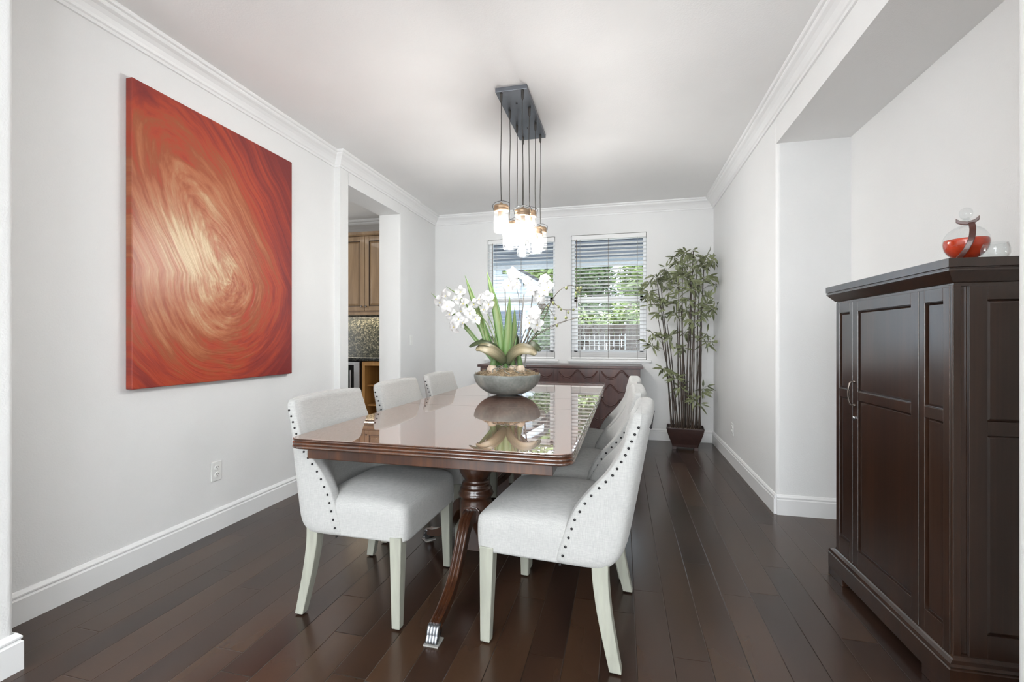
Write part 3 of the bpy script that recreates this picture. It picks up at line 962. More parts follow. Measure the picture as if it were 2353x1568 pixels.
def pedestal(cx_, cy_, near):
    prof = [(.085, .69), (.085, .655), (.060, .645), (.050, .632), (.056, .622), (.074, .60), (.083, .575), (.085, .55), (.081, .525), (.070, .500), (.056, .483),
            (.052, .476), (.066, .468), (.070, .458), (.068, .450), (.074, .445), (.080, .436), (.078, .428), (.084, .42), (.087, .412), (.084, .404), (.074, .396), (.077, .38), (.080, .36),
            (.080, .18), (.070, .165), (.04, .15), (.001, .148)]
    mbp = MB().lathe(prof, 40, (cx_, cy_, 0))
    col = mbp.build('pedestal_column', 'mahogany_leg', tb, smooth=True)
    angs = (-90, 48, 141) if near else (90, -35, -125)
    for a in angs:
        ar = radians(a)
        R = Matrix.Rotation(ar, 4, 'Z')
        path = bez([(.070, 0, .325), (.115, 0, .330), (.17, 0, .295), (.23, 0, .215), (.315, 0, .125), (.42, 0, .075), (.505, 0, .055)], 6)
        rings = []
        n = len(path)
        for i, p in enumerate(path):
            t = (path[min(i + 1, n - 1)] - path[max(i - 1, 0)]).normalized()
            up = Vector((-t.z, 0, t.x))
            if up.z < 0 and i < 3:
                pass
            k = i / (n - 1)
            wd = .028 - .008 * k
            th = .033 - .014 * k
            # reeded top: small bumps across the width
            sec = []
            for j in range(13):
                u = -1 + 2 * j / 12
                zb = .004 * abs(cos(u * pi * 1.5)) if abs(u) < .99 else 0
                sec.append((u * wd, th * .8 + zb))
            sec += [(wd, -th * .9), (-wd, -th * .9)]
            rings.append([(R @ (p + Vector((0, s_[0], 0)) + up * s_[1])) + Vector((cx_, cy_, 0)) for s_ in sec])
        lg = MB().loft(rings).build('leg', 'mahogany_leg', tb)
        # plate where the leg meets the column
        pl = MB()
        pts = [(-.045, .16), (.045, .16), (.045, .35), (.03, .365), (0, .372), (-.03, .365), (-.045, .35)]
        v = [R @ Vector((.066, y, z)) + Vector((cx_, cy_, 0)) for y, z in pts] + [R @ Vector((.082, y, z)) + Vector((cx_, cy_, 0)) for y, z in pts]
        m = len(pts)
        pl.add(v, [tuple(range(m)), tuple(range(2 * m - 1, m - 1, -1))] + [(i, (i + 1) % m, m + (i + 1) % m, m + i) for i in range(m)])
        pl.build('leg_plate', 'mahogany_leg', lg, bevel=0.002)
        # cast claw foot with toes
        cl = MB()
        cl.loft([[R @ (Vector((x_, y_, z_))) + Vector((cx_, cy_, 0)) for y_, z_ in ((-w1, zb), (w1, zb), (w1, zt), (-w1, zt))] for x_, w1, zb, zt in ((.478, .0175, .020, .078), (.500, .020, .010, .070), (.518, .022, .006, .050))])
        for j in range(4):
            yy = -.0175 + j * .0117
            tp = bez([Vector((x_, yy, z_)) for x_, z_ in ((.494, .062), (.513, .060), (.524, .047), (.526, .033), (.535, .022), (.536, .010))], 3)
            cl.tube([R @ p_ + Vector((cx_, cy_, 0)) for p_ in tp], [.0062 + .0018 * abs(sin(q_ * .55)) for q_ in range(len(tp))], 8)
        cl.build('claw_foot', 'silver_metal', lg, smooth=True)
        MB().box(.485, .545, -.030, .030, 0.0, .005, Matrix.Translation((cx_, cy_, 0)) @ R).build('foot_pad', 'stake_grey', lg)


pedestal(-.70 - TCX, 2.155 - TCY, True)
pedestal(-.70 - TCX, 3.70 - TCY, False)
MB().box(-.70 - TCX - .03, -.70 - TCX + .03, 2.2 - TCY, 3.66 - TCY, .60, .68).build('under_beam', 'mahogany_leg', tb)


# ---------------------------------------------------------------- dining chairs
def lin(tab, z):
    if z <= tab[0][0]:
        return tab[0][1]
    for (a, fa), (b, fb) in zip(tab, tab[1:]):
        if z <= b:
            t = (z - a) / (b - a)
            return fa + (fb - fa) * t
    return tab[-1][1]


def zsc(z):
    return z if z < .6 else .6 + (z - .6) * .95


def make_chair(label):
    t = thing('dining_chair', label, 'chair', group='upholstered dining chairs around the table')
    FX = 0.25
    nail = [(z, FX - d) for d, z in ((.285, .345), (.305, .42), (.335, .52), (.378, .60), (.460, .70), (.497, .775), (.528, .86), (.540, .885))]
    rear = [(z, FX - d) for d, z in ((.452, .345), (.490, .39), (.526, .60), (.560, .82), (.576, .90), (.578, .93))]
    front = [(z, FX - d) for d, z in ((.40, .345), (.40, .50), (.418, .60), (.445, .72), (.480, .82), (.500, .90), (.505, .93))]   # inner centre line
    zs = [.345, .352, .38, .42, .46, .50, .54, .58, .63, .68, .73, .78, .82, .86, .89, .910, .922, .929]
    rings = []
    for z in zs:
        k = (z - .345) / (.93 - .345)
        hwz = .283 - .022 * k
        xn = lin(nail, z); xr = lin(rear, z); xi = lin(front, z)
        ins = 0.0
        if z > .90:
            q = (z - .90) / .03
            ins = .028 * (1 - math.sqrt(max(0, 1 - q * q)))
        if z < .38:
            ins = .012 * (1 - (z - .345) / .035)
        xf = min(xn + .030 - .008 * min(1, max(0, (z - .60) / .10)) + .016 * min(1, max(0, (z - .80) / .06)), FX - .235)
        wing = min(1.0, max(0.0, (.86 - z) / .32)); wing = wing * wing * (3 - 2 * wing)
        D = max(0.0, xf - xi) * wing
        xi = xf - D
        side = [(xr - .004 + ins, 0), (xr - .003 + ins, hwz * .45), (xr + ins, hwz * .75), (xr + .010 + ins, hwz * .94 - ins), (xr + .034, hwz - ins),
                ((xr + xn) / 2 + .01, hwz - ins + .002), (xn, hwz - ins), (xn + .022, hwz - .003 - ins), (xf - .010 - ins, hwz - .014 - ins), (xf - .001 - ins, hwz - .034 - ins * .5),
                (xf - .002 - .10 * D - ins, hwz - .058), (xf - .45 * D - ins, hwz - .080), (xf - .80 * D - ins, hwz - .112), (xi + .04 * D - ins, hwz * .45), (xi - .003 - ins, hwz * .22), (xi - .004 - ins, 0)]
        ring = [(x, y) for x, y in side] + [(x, -y) for x, y in side[-2:0:-1]]
        crown = .012 * 0
        pts = []
        for x, y in ring:
            dz = 0
            if z > .86:
                dz = .010 * (1 - (y / hwz) ** 2) * ((z - .86) / .07)
            pts.append((x, y, zsc(z) + dz))
        rings.append(pts)
    MB().loft(rings).build('backrest', 'linen', t, smooth=True, subsurf=1)
    # seat: soft box with crowned top
    x0, x1, hy, z0, z1 = FX - .405, FX + .020, .272, .352, .500
    nx, ny, nz = 18, 20, 7
    r = .040
    vd = {}
    V = []; F = []

    def vid(i, j, k):
        key = (i, j, k)
        if key in vd:
            return vd[key]
        f = lambda a, n: a / n
        # denser near edges
        e = lambda u: .5 - .5 * cos(pi * u)
        X = x0 + (x1 - x0) * e(i / nx); Y = -hy + 2 * hy * e(j / ny); Z = z0 + (z1 - z0) * e(k / nz)
        cx_ = min(max(X, x0 + r), x1 - r); cy_ = min(max(Y, -hy + r), hy - r); cz = min(max(Z, z0 + .012), z1 - r)
        c = Vector((cx_, cy_, cz)); p = Vector((X, Y, Z)); d = p - c
        if d.length > 1e-9:
            # project onto the rounded surface
            onx = i in (0, nx); ony = j in (0, ny); onz = k in (0, nz)
            rad = r if not (k == 0) else r
            dn = d.normalized()
            if Z > z0 + .012:
                p = c + dn * (r if (abs(d.x) > 1e-6) + (abs(d.y) > 1e-6) + (abs(d.z) > 1e-6) > 1 else d.length)
            else:
                q = Vector((d.x, d.y, 0))
                if q.length > r:
                    q = q.normalized() * r
                p = Vector((cx_ + q.x, cy_ + q.y, Z))
        u = (p.x - (x0 + x1) / 2) / ((x1 - x0) / 2); w = p.y / hy
        h = (p.z - z0) / (z1 - z0)
        p.z += .044 * max(0, 1 - abs(u + .1) ** 2.4) * max(0, 1 - abs(w) ** 2.6) * max(0, h)
        p.x += .004 * sin(h * pi) * (1 if u > .8 else 0)
        V.append(tuple(p)); vd[key] = len(V) - 1
        return vd[key]
    for i in range(nx):
        for j in range(ny):
            F.append((vid(i, j, nz), vid(i + 1, j, nz), vid(i + 1, j + 1, nz), vid(i, j + 1, nz)))
            F.append((vid(i, j, 0), vid(i, j + 1, 0), vid(i + 1, j + 1, 0), vid(i + 1, j, 0)))
    for i in range(nx):
        for k in range(nz):
            F.append((vid(i, 0, k), vid(i + 1, 0, k), vid(i + 1, 0, k + 1), vid(i, 0, k + 1)))
            F.append((vid(i, ny, k), vid(i, ny, k + 1), vid(i + 1, ny, k + 1), vid(i + 1, ny, k)))
    for j in range(ny):
        for k in range(nz):
            F.append((vid(0, j, k), vid(0, j, k + 1), vid(0, j + 1, k + 1), vid(0, j + 1, k)))
            F.append((vid(nx, j, k), vid(nx, j + 1, k), vid(nx, j + 1, k + 1), vid(nx, j, k + 1)))
    mesh_obj('seat', V, F, 'linen', t, smooth=True)
    # nailheads along both side seams and across the top of the back
    pos = []
    for sgn in (-1, 1):
        z = .352
        while z < .885:
            k = (z - .345) / (.93 - .345)
            pos.append((lin(nail, z), sgn * (.283 - .022 * k + .0008), zsc(z)))
            z += .0335 if z < .5 else .031 if z < .62 else .026
    for j in range(17):
        y = -.20 + .40 * j / 16
        pos.append((lin(rear, .86) - .004, y, zsc(.865) + .008 * (1 - (y / .26) ** 2)))
    n0 = MB().sphere((0, 0, 0), .0048, 8, 5).build('nail_head', 'nail_black', t, smooth=True)
    n0.location = pos[0]
    for p in pos[1:]:
        n1 = n0.copy(); COL.objects.link(n1); n1.parent = t; n1.location = p
    # legs
    for sgn in (-1, 1):
        fl = MB()
        rings = []
        for k, z in enumerate((0.006, .12, .25, .37)):
            a = .0175 + .0085 * (z / .37)
            cx_, cy_ = FX - .018 - .004 * (z / .37), sgn * (.262 - .012 * (z / .37))
            rings.append([(cx_ - a, cy_ - a, z), (cx_ + a, cy_ - a, z), (cx_ + a, cy_ + a, z), (cx_ - a, cy_ + a, z)])
        l = fl.loft(rings).build('leg', 'leg_wash', t, bevel=0.003)
        MB().lathe([(.010, 0), (.012, .003), (.010, .007)], 12, (FX - .018, sgn * .262, 0)).build('floor_glide', 'nail_black', l)
        rl = MB(); rings = []
        pth = bez([(FX - .467, sgn * .272, .006), (FX - .450, sgn * .266, .09), (FX - .430, sgn * .258, .20), (FX - .418, sgn * .250, .30), (FX - .415, sgn * .248, .37)], 4)
        for p in pth:
            a = .019 + .008 * min(1, p.z / .37)
            b_ = .0185 + .006 * (p.z / .37)
            rings.append([(p.x - a, p.y - b_, p.z), (p.x + a, p.y - b_, p.z), (p.x + a, p.y + b_, p.z), (p.x - a, p.y + b_, p.z)])
        l = rl.loft(rings).build('leg', 'leg_wash', t, bevel=0.003)
        MB().lathe([(.010, 0), (.012, .003), (.010, .007)], 12, (FX - .467, sgn * .272, 0)).build('floor_glide', 'nail_black', l)
    return t


ch = make_chair('pale linen dining chair nearest on the left side of the table')
ch.location = (-1.112, 1.950, 0); ch.rotation_euler = (0, 0, radians(-1.0))
dup(ch, (-1.112, 2.655, 0), radians(0), 'middle linen chair on the left side, its back before the pantry doorway')
dup(ch, (-1.110, 3.345, 0), radians(0), 'farthest linen chair on the left side, next to the orchid bowl')
dup(ch, (-0.236, 1.935, 0), radians(180 - 5), 'pale linen dining chair nearest on the right side, its side turned to the front').scale = (1.10, 1, 1)
dup(ch, (-0.225, 2.56, 0), radians(180), 'middle linen chair on the right side of the table').scale = (1.06, 1, 1)
dup(ch, (-0.225, 3.17, 0), radians(180), 'farthest linen chair on the right side, before the sideboard').scale = (1.06, 1, 1)

# ---------------------------------------------------------------- sideboard
sb = thing('sideboard', 'dark wood sideboard with carved ogee doors beneath the windows', 'sideboard', (-.7075, 5.27, 0))
MB().box(-.895, .895, -.21, .22, .10, .855).build('carcass', 'sideboard_wood', sb, bevel=0.003)
MB().box(-.925, .925, -.235, .235, .855, .885).build('top', 'sideboard_wood', sb, bevel=0.004)
for x in (-.84, .84):
    for y in (-.17, .17):
        MB().box(x - .035, x + .035, y - .035, y + .035, 0, .10).build('leg', 'sideboard_wood', sb, bevel=0.003)
dx = [(-.890, -.468), (-.464, -.035), (.010, .463), (.467, .890)]
P_ = .236
for di, (a, b) in enumerate(dx):
    d = MB().box(a, b, -.228, -.208, .125, .848)
    for kz in range(5):
        zc = .792 - .152 * kz
        for off_, rr_ in ((0.0, .0068), (-.018, .0045)):
            pts = []
            n = int((b - a - .03) / .006)
            for i in range(n + 1):
                x = a + .015 + (b - a - .03) * i / n
                ph = 2 * pi * (x + .7075 - .951 + 0) / P_ * 1.0 + (pi if kz % 2 else 0)
                ph = 2 * pi * (x - .7075 + .243) / P_ + (pi if kz % 2 else 0)
                z = zc + off_ + .040 * cos(ph) + .007 * cos(2 * ph)
                if .135 < z < .84:
                    pts.append((x, -.2285, z))
            if len(pts) > 3:
                d.tube(pts, rr_, 6, flat=1.0)
    dr = d.build('door', 'sideboard_wood', sb, smooth=False)
    kx = (b - .03) if di in (0, 2) else (a + .03)
    MB().lathe([(.001, 0), (.016, .003), (.017, .009), (.008, .015), (.007, .028)], 14, (kx, -.2565, .553), M=Matrix.Rotation(radians(-90), 4, 'X')).build('knob', 'bronze', dr, smooth=True)
MB().box(-.035, .010, -.224, -.205, .125, .848).build('centre_stile', 'sideboard_wood', sb, bevel=0.002)

# ---------------------------------------------------------------- tall cabinet in the niche
cb = thing('tall_cabinet', 'dark espresso wood cabinet with panelled door in the wall niche', 'cabinet', (1.0, 2.18, 0), radians(1.2))
# local: front faces -x, x from .04 (front) to .40 (back), y -.38..+.38
cy0, cy1 = -.385, .385


def panel_face(mb, y0, y1, z0, z1, x, st, rails, side=False):
    """frame-and-panel in the plane x; rails = list of (za, zb)"""
    th = .018
    mb.box(x - th, x, y0, y0 + st, z0, z1).box(x - th, x, y1 - st, y1, z0, z1)
    for za, zb in rails:
        mb.box(x - th, x, y0 + st, y1 - st, za, zb)
    for (a0, a1), (b0, b1) in zip(rails, rails[1:]):
        # raised field with a bevel
        ya, yb, za, zb = y0 + st, y1 - st, a1, b0
        g = .010
        v = [(x - .003, ya, za), (x - .003, yb, za), (x - .003, yb, zb), (x - .003, ya, zb),
             (x - .010, ya + g, za + g), (x - .010, yb - g, za + g), (x - .010, yb - g, zb - g), (x - .010, ya + g, zb - g)]
        mb.add(v, [(0, 1, 5, 4), (1, 2, 6, 5), (2, 3, 7, 6), (3, 0, 4, 7), (4, 5, 6, 7)])


body = MB().box(.055, .40, cy0, cy1, .10, 1.355)
body.build('body', 'espresso', cb, bevel=0.002)
cols_ = [(-.385, -.232, .030), (-.228, .232, .042), (.236, .385, .026)]
rails = [(.135, .215), (.895, .935), (1.300, 1.345)]
for i, (a, b, st) in enumerate(cols_):
    m_ = MB()
    m_.box(.052, .060, a, b, .135, 1.345)
    panel_face(m_, a, b, .135, 1.345, .056, st, rails)
    d = m_.build('door' if i == 1 else 'side_panel', 'espresso', cb, bevel=0.0015)
    if i == 1:
        hy_ = .232 - .018
        hd = MB().tube(bez([(.037, hy_, .978), (.020, hy_, .974), (.012, hy_, .948), (.010, hy_, .924), (.012, hy_, .900), (.020, hy_, .874), (.037, hy_, .870)], 5), .0038, 10)
        hd.sphere((.036, hy_, .978), .0065).sphere((.036, hy_, .870), .0065)
        hd.build('handle', 'bronze', d, smooth=True)
        MB().lathe([(.001, 0), (.007, 0.0), (.0085, .003), (.0085, .01)], 14, (.030, hy_, .812), M=Matrix.Rotation(radians(90), 4, 'Y')).build('lock', 'steel', d, smooth=True)
# side panels (near end faces the viewer): built turned by 90 degrees
for sgn, nm in ((-1, 0), (1, 1)):
    m_ = MB()
    panel_face(m_, .085, .385, .135, 1.345, 0, .05, [(.135, .215), (.860, .905), (1.300, 1.345)])
    Mx = Matrix(((0, 1, 0, 0), (sgn * -1.0, 0, 0, 0), (0, 0, 1, 0), (0, 0, 0, 1)))
    vv = []
    for p in m_.v:
        x, y, z = p
        vv.append((y, sgn * (.389 - .001) + (sgn * -1) * (x + 0), z) if False else (y, sgn * (.386 + (-x) * 0.6), z))
    mesh_obj('end_panel', vv, m_.f, 'espresso', cb, bevel=0.001)
    MB().box(.040, .064, sgn * .385 - .012 if sgn > 0 else -.397, sgn * .385 + .012 if sgn > 0 else -.373, .12, 1.35).build('corner_post', 'espresso', cb, bevel=0.002)
# cornice and plinth follow front and both sides
cor = [(0, 1.345), (.006, 1.345), (.006, 1.355), (.012, 1.358), (.036, 1.388), (.040, 1.392), (.040, 1.398), (.036, 1.400), (.036, 1.402), (.042, 1.404), (.042, 1.432), (0, 1.432)]


def around(prof, x0, ya, yb, xb):
    return sweep(prof, [(xb, ya), (x0, ya), (x0, yb), (xb, yb)][::-1][::-1])


# room lies outside: travel so that the outside is on the left
cm = sweep(cor, [(.40, cy1 + .004), (.050, cy1 + .004), (.050, cy0 - .004), (.40, cy0 - .004)][::-1])
cm2 = MB()
for sgn in (1,):
    pass
cm.box(.045, .40, cy0, cy1, 1.35, 1.432)
cm.build('cornice', 'espresso', cb)
pl = [(0, .0), (.034, 0), (.034, .105), (.030, .108), (.030, .112), (.034, .116), (.030, .124), (.016, .128), (.012, .132), (.010, .140), (0, .142)]
path_ = [(.40, cy1 + .004), (.050, cy1 + .004), (.050, cy0 - .004), (.40, cy0 - .004)][::-1]
pm = sweep([(o_, max(z, .035)) if z < .03 else (o_, z) for o_, z in pl], path_)
pm.box(.06, .40, cy0, cy1, .05, .14)
pm.build('plinth', 'espresso', cb)
ft = MB()
for ya, yb in ((cy0 - .038, cy0 + .10), (cy1 - .10, cy1 + .038)):
    ft.box(.016, .05, ya, yb, 0, .036)
for sgn in (-1, 1):
    y = sgn * (cy1 + .021)
    ft.box(.016, .12, y - .017, y + .017, 0, .036).box(.30, .40, y - .017, y + .017, 0, .036)
ft.build('bracket_feet', 'espresso', cb, bevel=0.002)

# ---------------------------------------------------------------- globe decanter and tumbler on the cabinet
CT = 1.432
dc = thing('globe_decanter', 'round glass globe decanter with red liquid on a wooden stand', 'decanter', (1.20, 1.975, CT))
cR, cz = .064, .085
gl = MB().lathe([(max(1e-6, cR * sin(a)), cz - cR * cos(a)) for a in [pi * k / 24 * .93 for k in range(25)]] + [(.013, cz + cR + .006), (.013, cz + cR + .018), (.016, cz + cR + .020)], 32)
gl.v = gl.v
g = gl.build('globe', 'clear_glass', dc, smooth=True)
lq = MB().lathe([(max(1e-6, (cR - .002) * sin(pi * k / 12 * .56)), cz - (cR - .002) * cos(pi * k / 12 * .56)) for k in range(13)] + [(1e-6, cz - (cR - .002) * cos(pi * .56))], 32)
lq.build('liquid', 'liquid_red', dc, smooth=True)
so = MB().sphere((0, 0, cz + cR + .042), .019, 16, 12, (1, 1, 1.15)).lathe([(.010, cz + cR + .008), (.009, cz + cR + .026)], 16)
so.build('stopper', 'clear_glass', dc, smooth=True)
sdm = MB()
lat = Vector((.85, -.52, 0)); frn = Vector((-.52, -.85, 0))
arc = bez([lat * l_ + frn * f_ + Vector((0, 0, z_)) for l_, f_, z_ in ((-.034, .030, .004), (-.024, .058, .018), (-.002, .072, .048), (.013, .073, .085), (.017, .058, .122), (.014, .026, .150))], 6)
rings = []
for i, p in enumerate(arc):
    t_ = (arc[min(i + 1, len(arc) - 1)] - arc[max(i - 1, 0)]).normalized()
    n_ = t_.cross(lat).normalized()
    w_ = lat * .0085
    rings.append([p - w_ - n_ * .005, p + w_ - n_ * .005, p + w_ + n_ * .005, p - w_ + n_ * .005])
sdm.loft(rings)
yk = []
for l_, z_, h_ in ((-.026, .158, .014), (-.014, .150, .012), (.004, .146, .011), (.022, .150, .012), (.034, .160, .014)):
    c_ = lat * l_ + frn * .022 + Vector((0, 0, z_))
    yk.append([c_ - frn * .008, c_ + frn * .008, c_ + frn * .008 + Vector((0, 0, h_)), c_ - frn * .008 + Vector((0, 0, h_))])
sdm.loft(yk)
sdm.tube([(.030 * cos(a), .030 * sin(a), .014) for a in [2 * pi * k / 20 for k in range(21)]], .006, 6)
sdm.box(-.045, .045, -.045, .045, 0, .008)
sdm.build('stand', 'stand_wood', dc, bevel=0.0015)
tm = MB().lathe([(.001, 0), (.022, 0.0), (.030, .008), (.036, .026), (.036, .042), (.031, .062), (.029, .0625), (.034, .042), (.034, .027), (.028, .012), (.001, .010)], 28)
tg = tm.build('glass_tumbler', 'clear_glass', None, smooth=True, loc=(1.215, 1.865, CT))
tag(tg, 'rounded clear glass tumbler beside the globe decanter', 'glass')

# ---------------------------------------------------------------- pendant lamp
pn = thing('pendant_lamp', 'rectangular pendant lamp with eight glass jars above the table', 'lamp', (-.683, 3.15, H))
MB().box(-.103, .103, -.36, .36, -.028, 0).build('ceiling_plate', 'plate_metal', pn, bevel=0.002)
MB().sphere((0, -.20, -.029), .006, 10, 6).sphere((0, .16, -.029), .006, 10, 6).build('screws', 'black_metal', pn)
cords_ = [(-.067, -.345, 1.850, 0), (-.067, -.120, 1.788, 1), (-.067, .100, 1.862, 2), (-.067, .305, 1.815, 3),
          (.072, -.345, 1.812, 4), (.072, -.125, 1.865, 5), (.072, .095, 1.795, 6), (.072, .300, 1.855, 7)]
for x, y, zb, k in cords_:
    z0 = zb - H       # jar bottom
    wob = .004
    c = MB().tube(bez([(x, y, -.028), (x + wob * sin(k), y, -.25), (x - wob * cos(k), y + .002, -.5), (x, y, z0 + .205)], 5), .0028, 7)
    c.lathe([(.0028, -.09), (.0075, -.08), (.009, -.045), (.009, -.028)], 12, (x, y, 0))
    co = c.build('cord', 'cord_dark', pn, smooth=True)
    j = MB().lathe([(.001, 0), (.034, 0), (.043, .004), (.047, .012), (.047, .135), (.044, .145), (.0435, .150)], 28, (x, y, z0))
    jar = j.build('jar_shade', 'jar_glass', pn, smooth=True)
    ld = MB().lathe([(.043, .135), (.0475, .136), (.0475, .152), (.045, .154), (.0475, .156), (.0475, .172), (.044, .175), (.010, .176), (.010, .190), (.004, .194)], 28, (x, y, z0))
    ld.build('lid', 'lid_brass', jar, smooth=True)
    wr_ = MB().tube(bez([(x - .052, y, z0 + .150), (x - .052, y, z0 + .188), (x, y, z0 + .205), (x + .052, y, z0 + .188), (x + .052, y, z0 + .150)], 4), .0016, 6)
    wr_.build('wire_bail', 'black_metal', jar)
    sk = MB().lathe([(.016, .098), (.018, .105), (.018, .132), (.012, .15)], 16, (x, y, z0))
    sk.build('socket', 'socket_dark', jar, smooth=True)
    bl = MB().lathe([(.001, .020), (.014, .024), (.023, .040), (.025, .052), (.021, .070), (.014, .088), (.012, .100)], 16, (x, y, z0))
    bo = bl.build('light_bulb', 'bulb_glow', jar, smooth=True)

# ---------------------------------------------------------------- orchid arrangement
BX, BY = -.80, 3.16
orc = thing('orchid_arrangement', 'grey stone bowl of white orchids and strap leaves on the dining table', 'potted plant', (BX, BY, TZ + .0005))
R0 = .236
bp_ = []
for k in range(13):
    a = k / 12
    bp_.append((.075 + (R0 - .075) * sin(a * pi / 2) ** .95, .006 + .142 * (1 - cos(a * pi / 2)) ** .9))
prof_ = [(.001, 0), (.072, 0)] + bp_ + [(R0 - .004, .152), (R0 - .012, .150)]
prof_ += [(max(.01, r - .012), z + .006) for r, z in bp_[::-1][1:]] + [(.001, .02)]
bm_ = MB().lathe(prof_, 56)
bm_.v = [(x + (.004 * mnoise.noise(Vector((x * 9, y * 9, z * 5)))), y + .003 * mnoise.noise(Vector((y * 9, z * 9, x * 9))), z + (.004 * mnoise.noise(Vector((x * 11, y * 11, 0))) if z > .12 else 0)) for x, y, z in bm_.v]
bm_.build('bowl', 'stone_bowl', orc, smooth=True)
rnd = random.Random(11)
ms = MB()
rn, sn = 16, 40
prof_m = [(1e-5 + (R0 - .016) * i / rn, 0) for i in range(rn + 1)]
ms.lathe(prof_m[::-1], sn)
ms.v = [(x, y, .125 + .055 * (1 - (math.hypot(x, y) / R0) ** 2) + .018 * mnoise.noise(Vector((x * 22, y * 22, 1)))) for x, y, z in ms.v]
ms.f = [f for f in ms.f if len(f) == 4]
for _ in range(520):
    a = rnd.uniform(0, 2 * pi); r = (R0 - .02) * math.sqrt(rnd.random())
    x, y = r * cos(a), r * sin(a)
    z = .128 + .055 * (1 - (r / R0) ** 2)
    pts = []
    d = rnd.uniform(0, 2 * pi)
    for k in range(6):
        pts.append((x, y, z + rnd.uniform(.0, .016)))
        d += rnd.uniform(-1.2, 1.2)
        x += .012 * cos(d); y += .012 * sin(d)
        rr_ = math.hypot(x, y)
        if rr_ > R0 - .006:
            x *= (R0 - .008) / rr_; y *= (R0 - .008) / rr_
    ms.tube(pts, .0014, 4)
mo = ms.build('moss', 'moss_strand', orc)
mo['kind'] = 'stuff'
ms2 = MB()
for k in range(14):
    a = 2 * pi * k / 14 + rnd.uniform(-.2, .2)
    r1 = rnd.uniform(.12, .215)
    zt = lambda r: .135 + .055 * (1 - (r / R0) ** 2)
    pts = [(.03 * cos(a), .03 * sin(a), .215), (.45 * r1 * cos(a + .2), .45 * r1 * sin(a + .2), zt(.45 * r1) + .018), (.75 * r1 * cos(a - .1), .75 * r1 * sin(a - .1), zt(.75 * r1) + .014), (r1 * cos(a + .15), r1 * sin(a + .15), zt(r1) + .006)]
    ms2.tube(bez(pts, 5), .0028, 5)
ms2.build('aerial_roots', 'root_grey', orc, smooth=True)


def strap(parent, pts, width, mat, name, thick=.0022, cup=.25, facing=Vector((0, -1, 0)), power=1.0, taper0=.55, nseg=10, twist=0):
    path = bez(pts, nseg)
    n = len(path)
    V = []; F = []; UV = []
    nw = 4
    for i, p in enumerate(path):
        t = (path[min(i + 1, n - 1)] - path[max(i - 1, 0)]).normalized()
        k = i / (n - 1)
        fc_ = facing.copy()
        if twist:
            fc_ = Matrix.Rotation(twist * k, 3, t) @ fc_
        side = t.cross(fc_)
        if side.length < 1e-4:
            side = Vector((1, 0, 0))
        side.normalize()
        nrm = side.cross(t).normalized()
        if mat in ('dark_leaf', 'tan_leaf'):
            w = width * (sin(pi * min(1, (k * .92 + .05))) ** .55)
            if k > .93:
                w = width * .55 * math.sqrt(max(0, (1 - k) / .07)) + .001
        else:
            w = width * (taper0 + (1 - taper0) * min(1, k * 3)) * (1 - max(0, (k - .45) / .55) ** 1.6) + .0006
        for j in range(nw + 1):
            u = -1 + 2 * j / nw
            V.append(p + side * u * w / 2 - nrm * cup * w * (1 - u * u) * .5)
            UV.append((j / nw, k))
    for i in range(n - 1):
        for j in range(nw):
            a = i * (nw + 1) + j
            F.append((a, a + 1, a + nw + 2, a + nw + 1))
    o = mesh_obj(name, V, F, mat, parent, smooth=True, uvs=UV)
    md = o.modifiers.new('solid', 'SOLIDIFY'); md.thickness = thick; md.offset = 0
    return o


S = [((-0.563, 0.738), (-0.297, 0.478), (-0.076, 0.226), .028, -.05), ((-0.474, 0.794), (-0.314, 0.653), (-0.083, 0.242), .012, .02), ((-0.331, 0.87), (-0.231, 0.604), (-0.057, 0.211), .046, .03),
     ((-0.145, 0.883), (-0.073, 0.57), (-0.018, 0.18), .062, -.02), ((0.03, 0.703), (0.014, 0.46), (-0.012, 0.18), .058, -.05), ((0.046, 0.631), (0.04, 0.414), (0.014, 0.18), .045, .04),
     ((-0.158, 0.53), (-0.132, 0.382), (-0.066, 0.179), .034, -.06), ((-0.221, 0.572), (-0.155, 0.398), (-0.083, 0.21), .044, -.03), ((-0.105, 0.455), (-0.083, 0.335), (-0.05, 0.179), .036, .05)]
for tip, mid, base, w, dy in S:
    strap(orc, [(base[0], dy * .3, base[1] - .02), (mid[0], dy * .7, mid[1]), (tip[0], dy, tip[1])], w, 'strap_leaf', 'strap_leaf', thick=.003)
# broad orchid leaves at the base
strap(orc, [(-.01, -.03, .225), (-.075, -.075, .345), (-.165, -.11, .375), (-.245, -.13, .345)], .085, 'dark_leaf', 'orchid_leaf', facing=Vector((0, -.5, 1)))
strap(orc, [(-.02, .02, .225), (-.10, .05, .36), (-.18, .08, .41), (-.26, .10, .375)], .075, 'dark_leaf', 'orchid_leaf', facing=Vector((0, -.4, 1)))
strap(orc, [(-.005, -.04, .225), (-.035, -.10, .285), (-.085, -.14, .325), (-.145, -.155, .340), (-.185, -.16, .325)], .092, 'tan_leaf', 'orchid_leaf', facing=Vector((-.1, -1, .55)), twist=.35)
strap(orc, [(.00, -.04, .225), (.055, -.08, .295), (.12, -.11, .330), (.185, -.12, .325), (.235, -.12, .295)], .098, 'tan_leaf', 'orchid_leaf', facing=Vector((.1, -1, .5)), twist=-.35)
strap(orc, [(.02, .02, .225), (.10, .03, .32), (.17, .03, .36), (.24, .03, .315)], .085, 'dark_leaf', 'orchid_leaf', facing=Vector((0, -.6, .8)))
strap(orc, [(.02, .05, .225), (.05, .07, .35), (.03, .08, .45)], .06, 'dark_leaf', 'orchid_leaf', facing=Vector((0, -1, .1)))
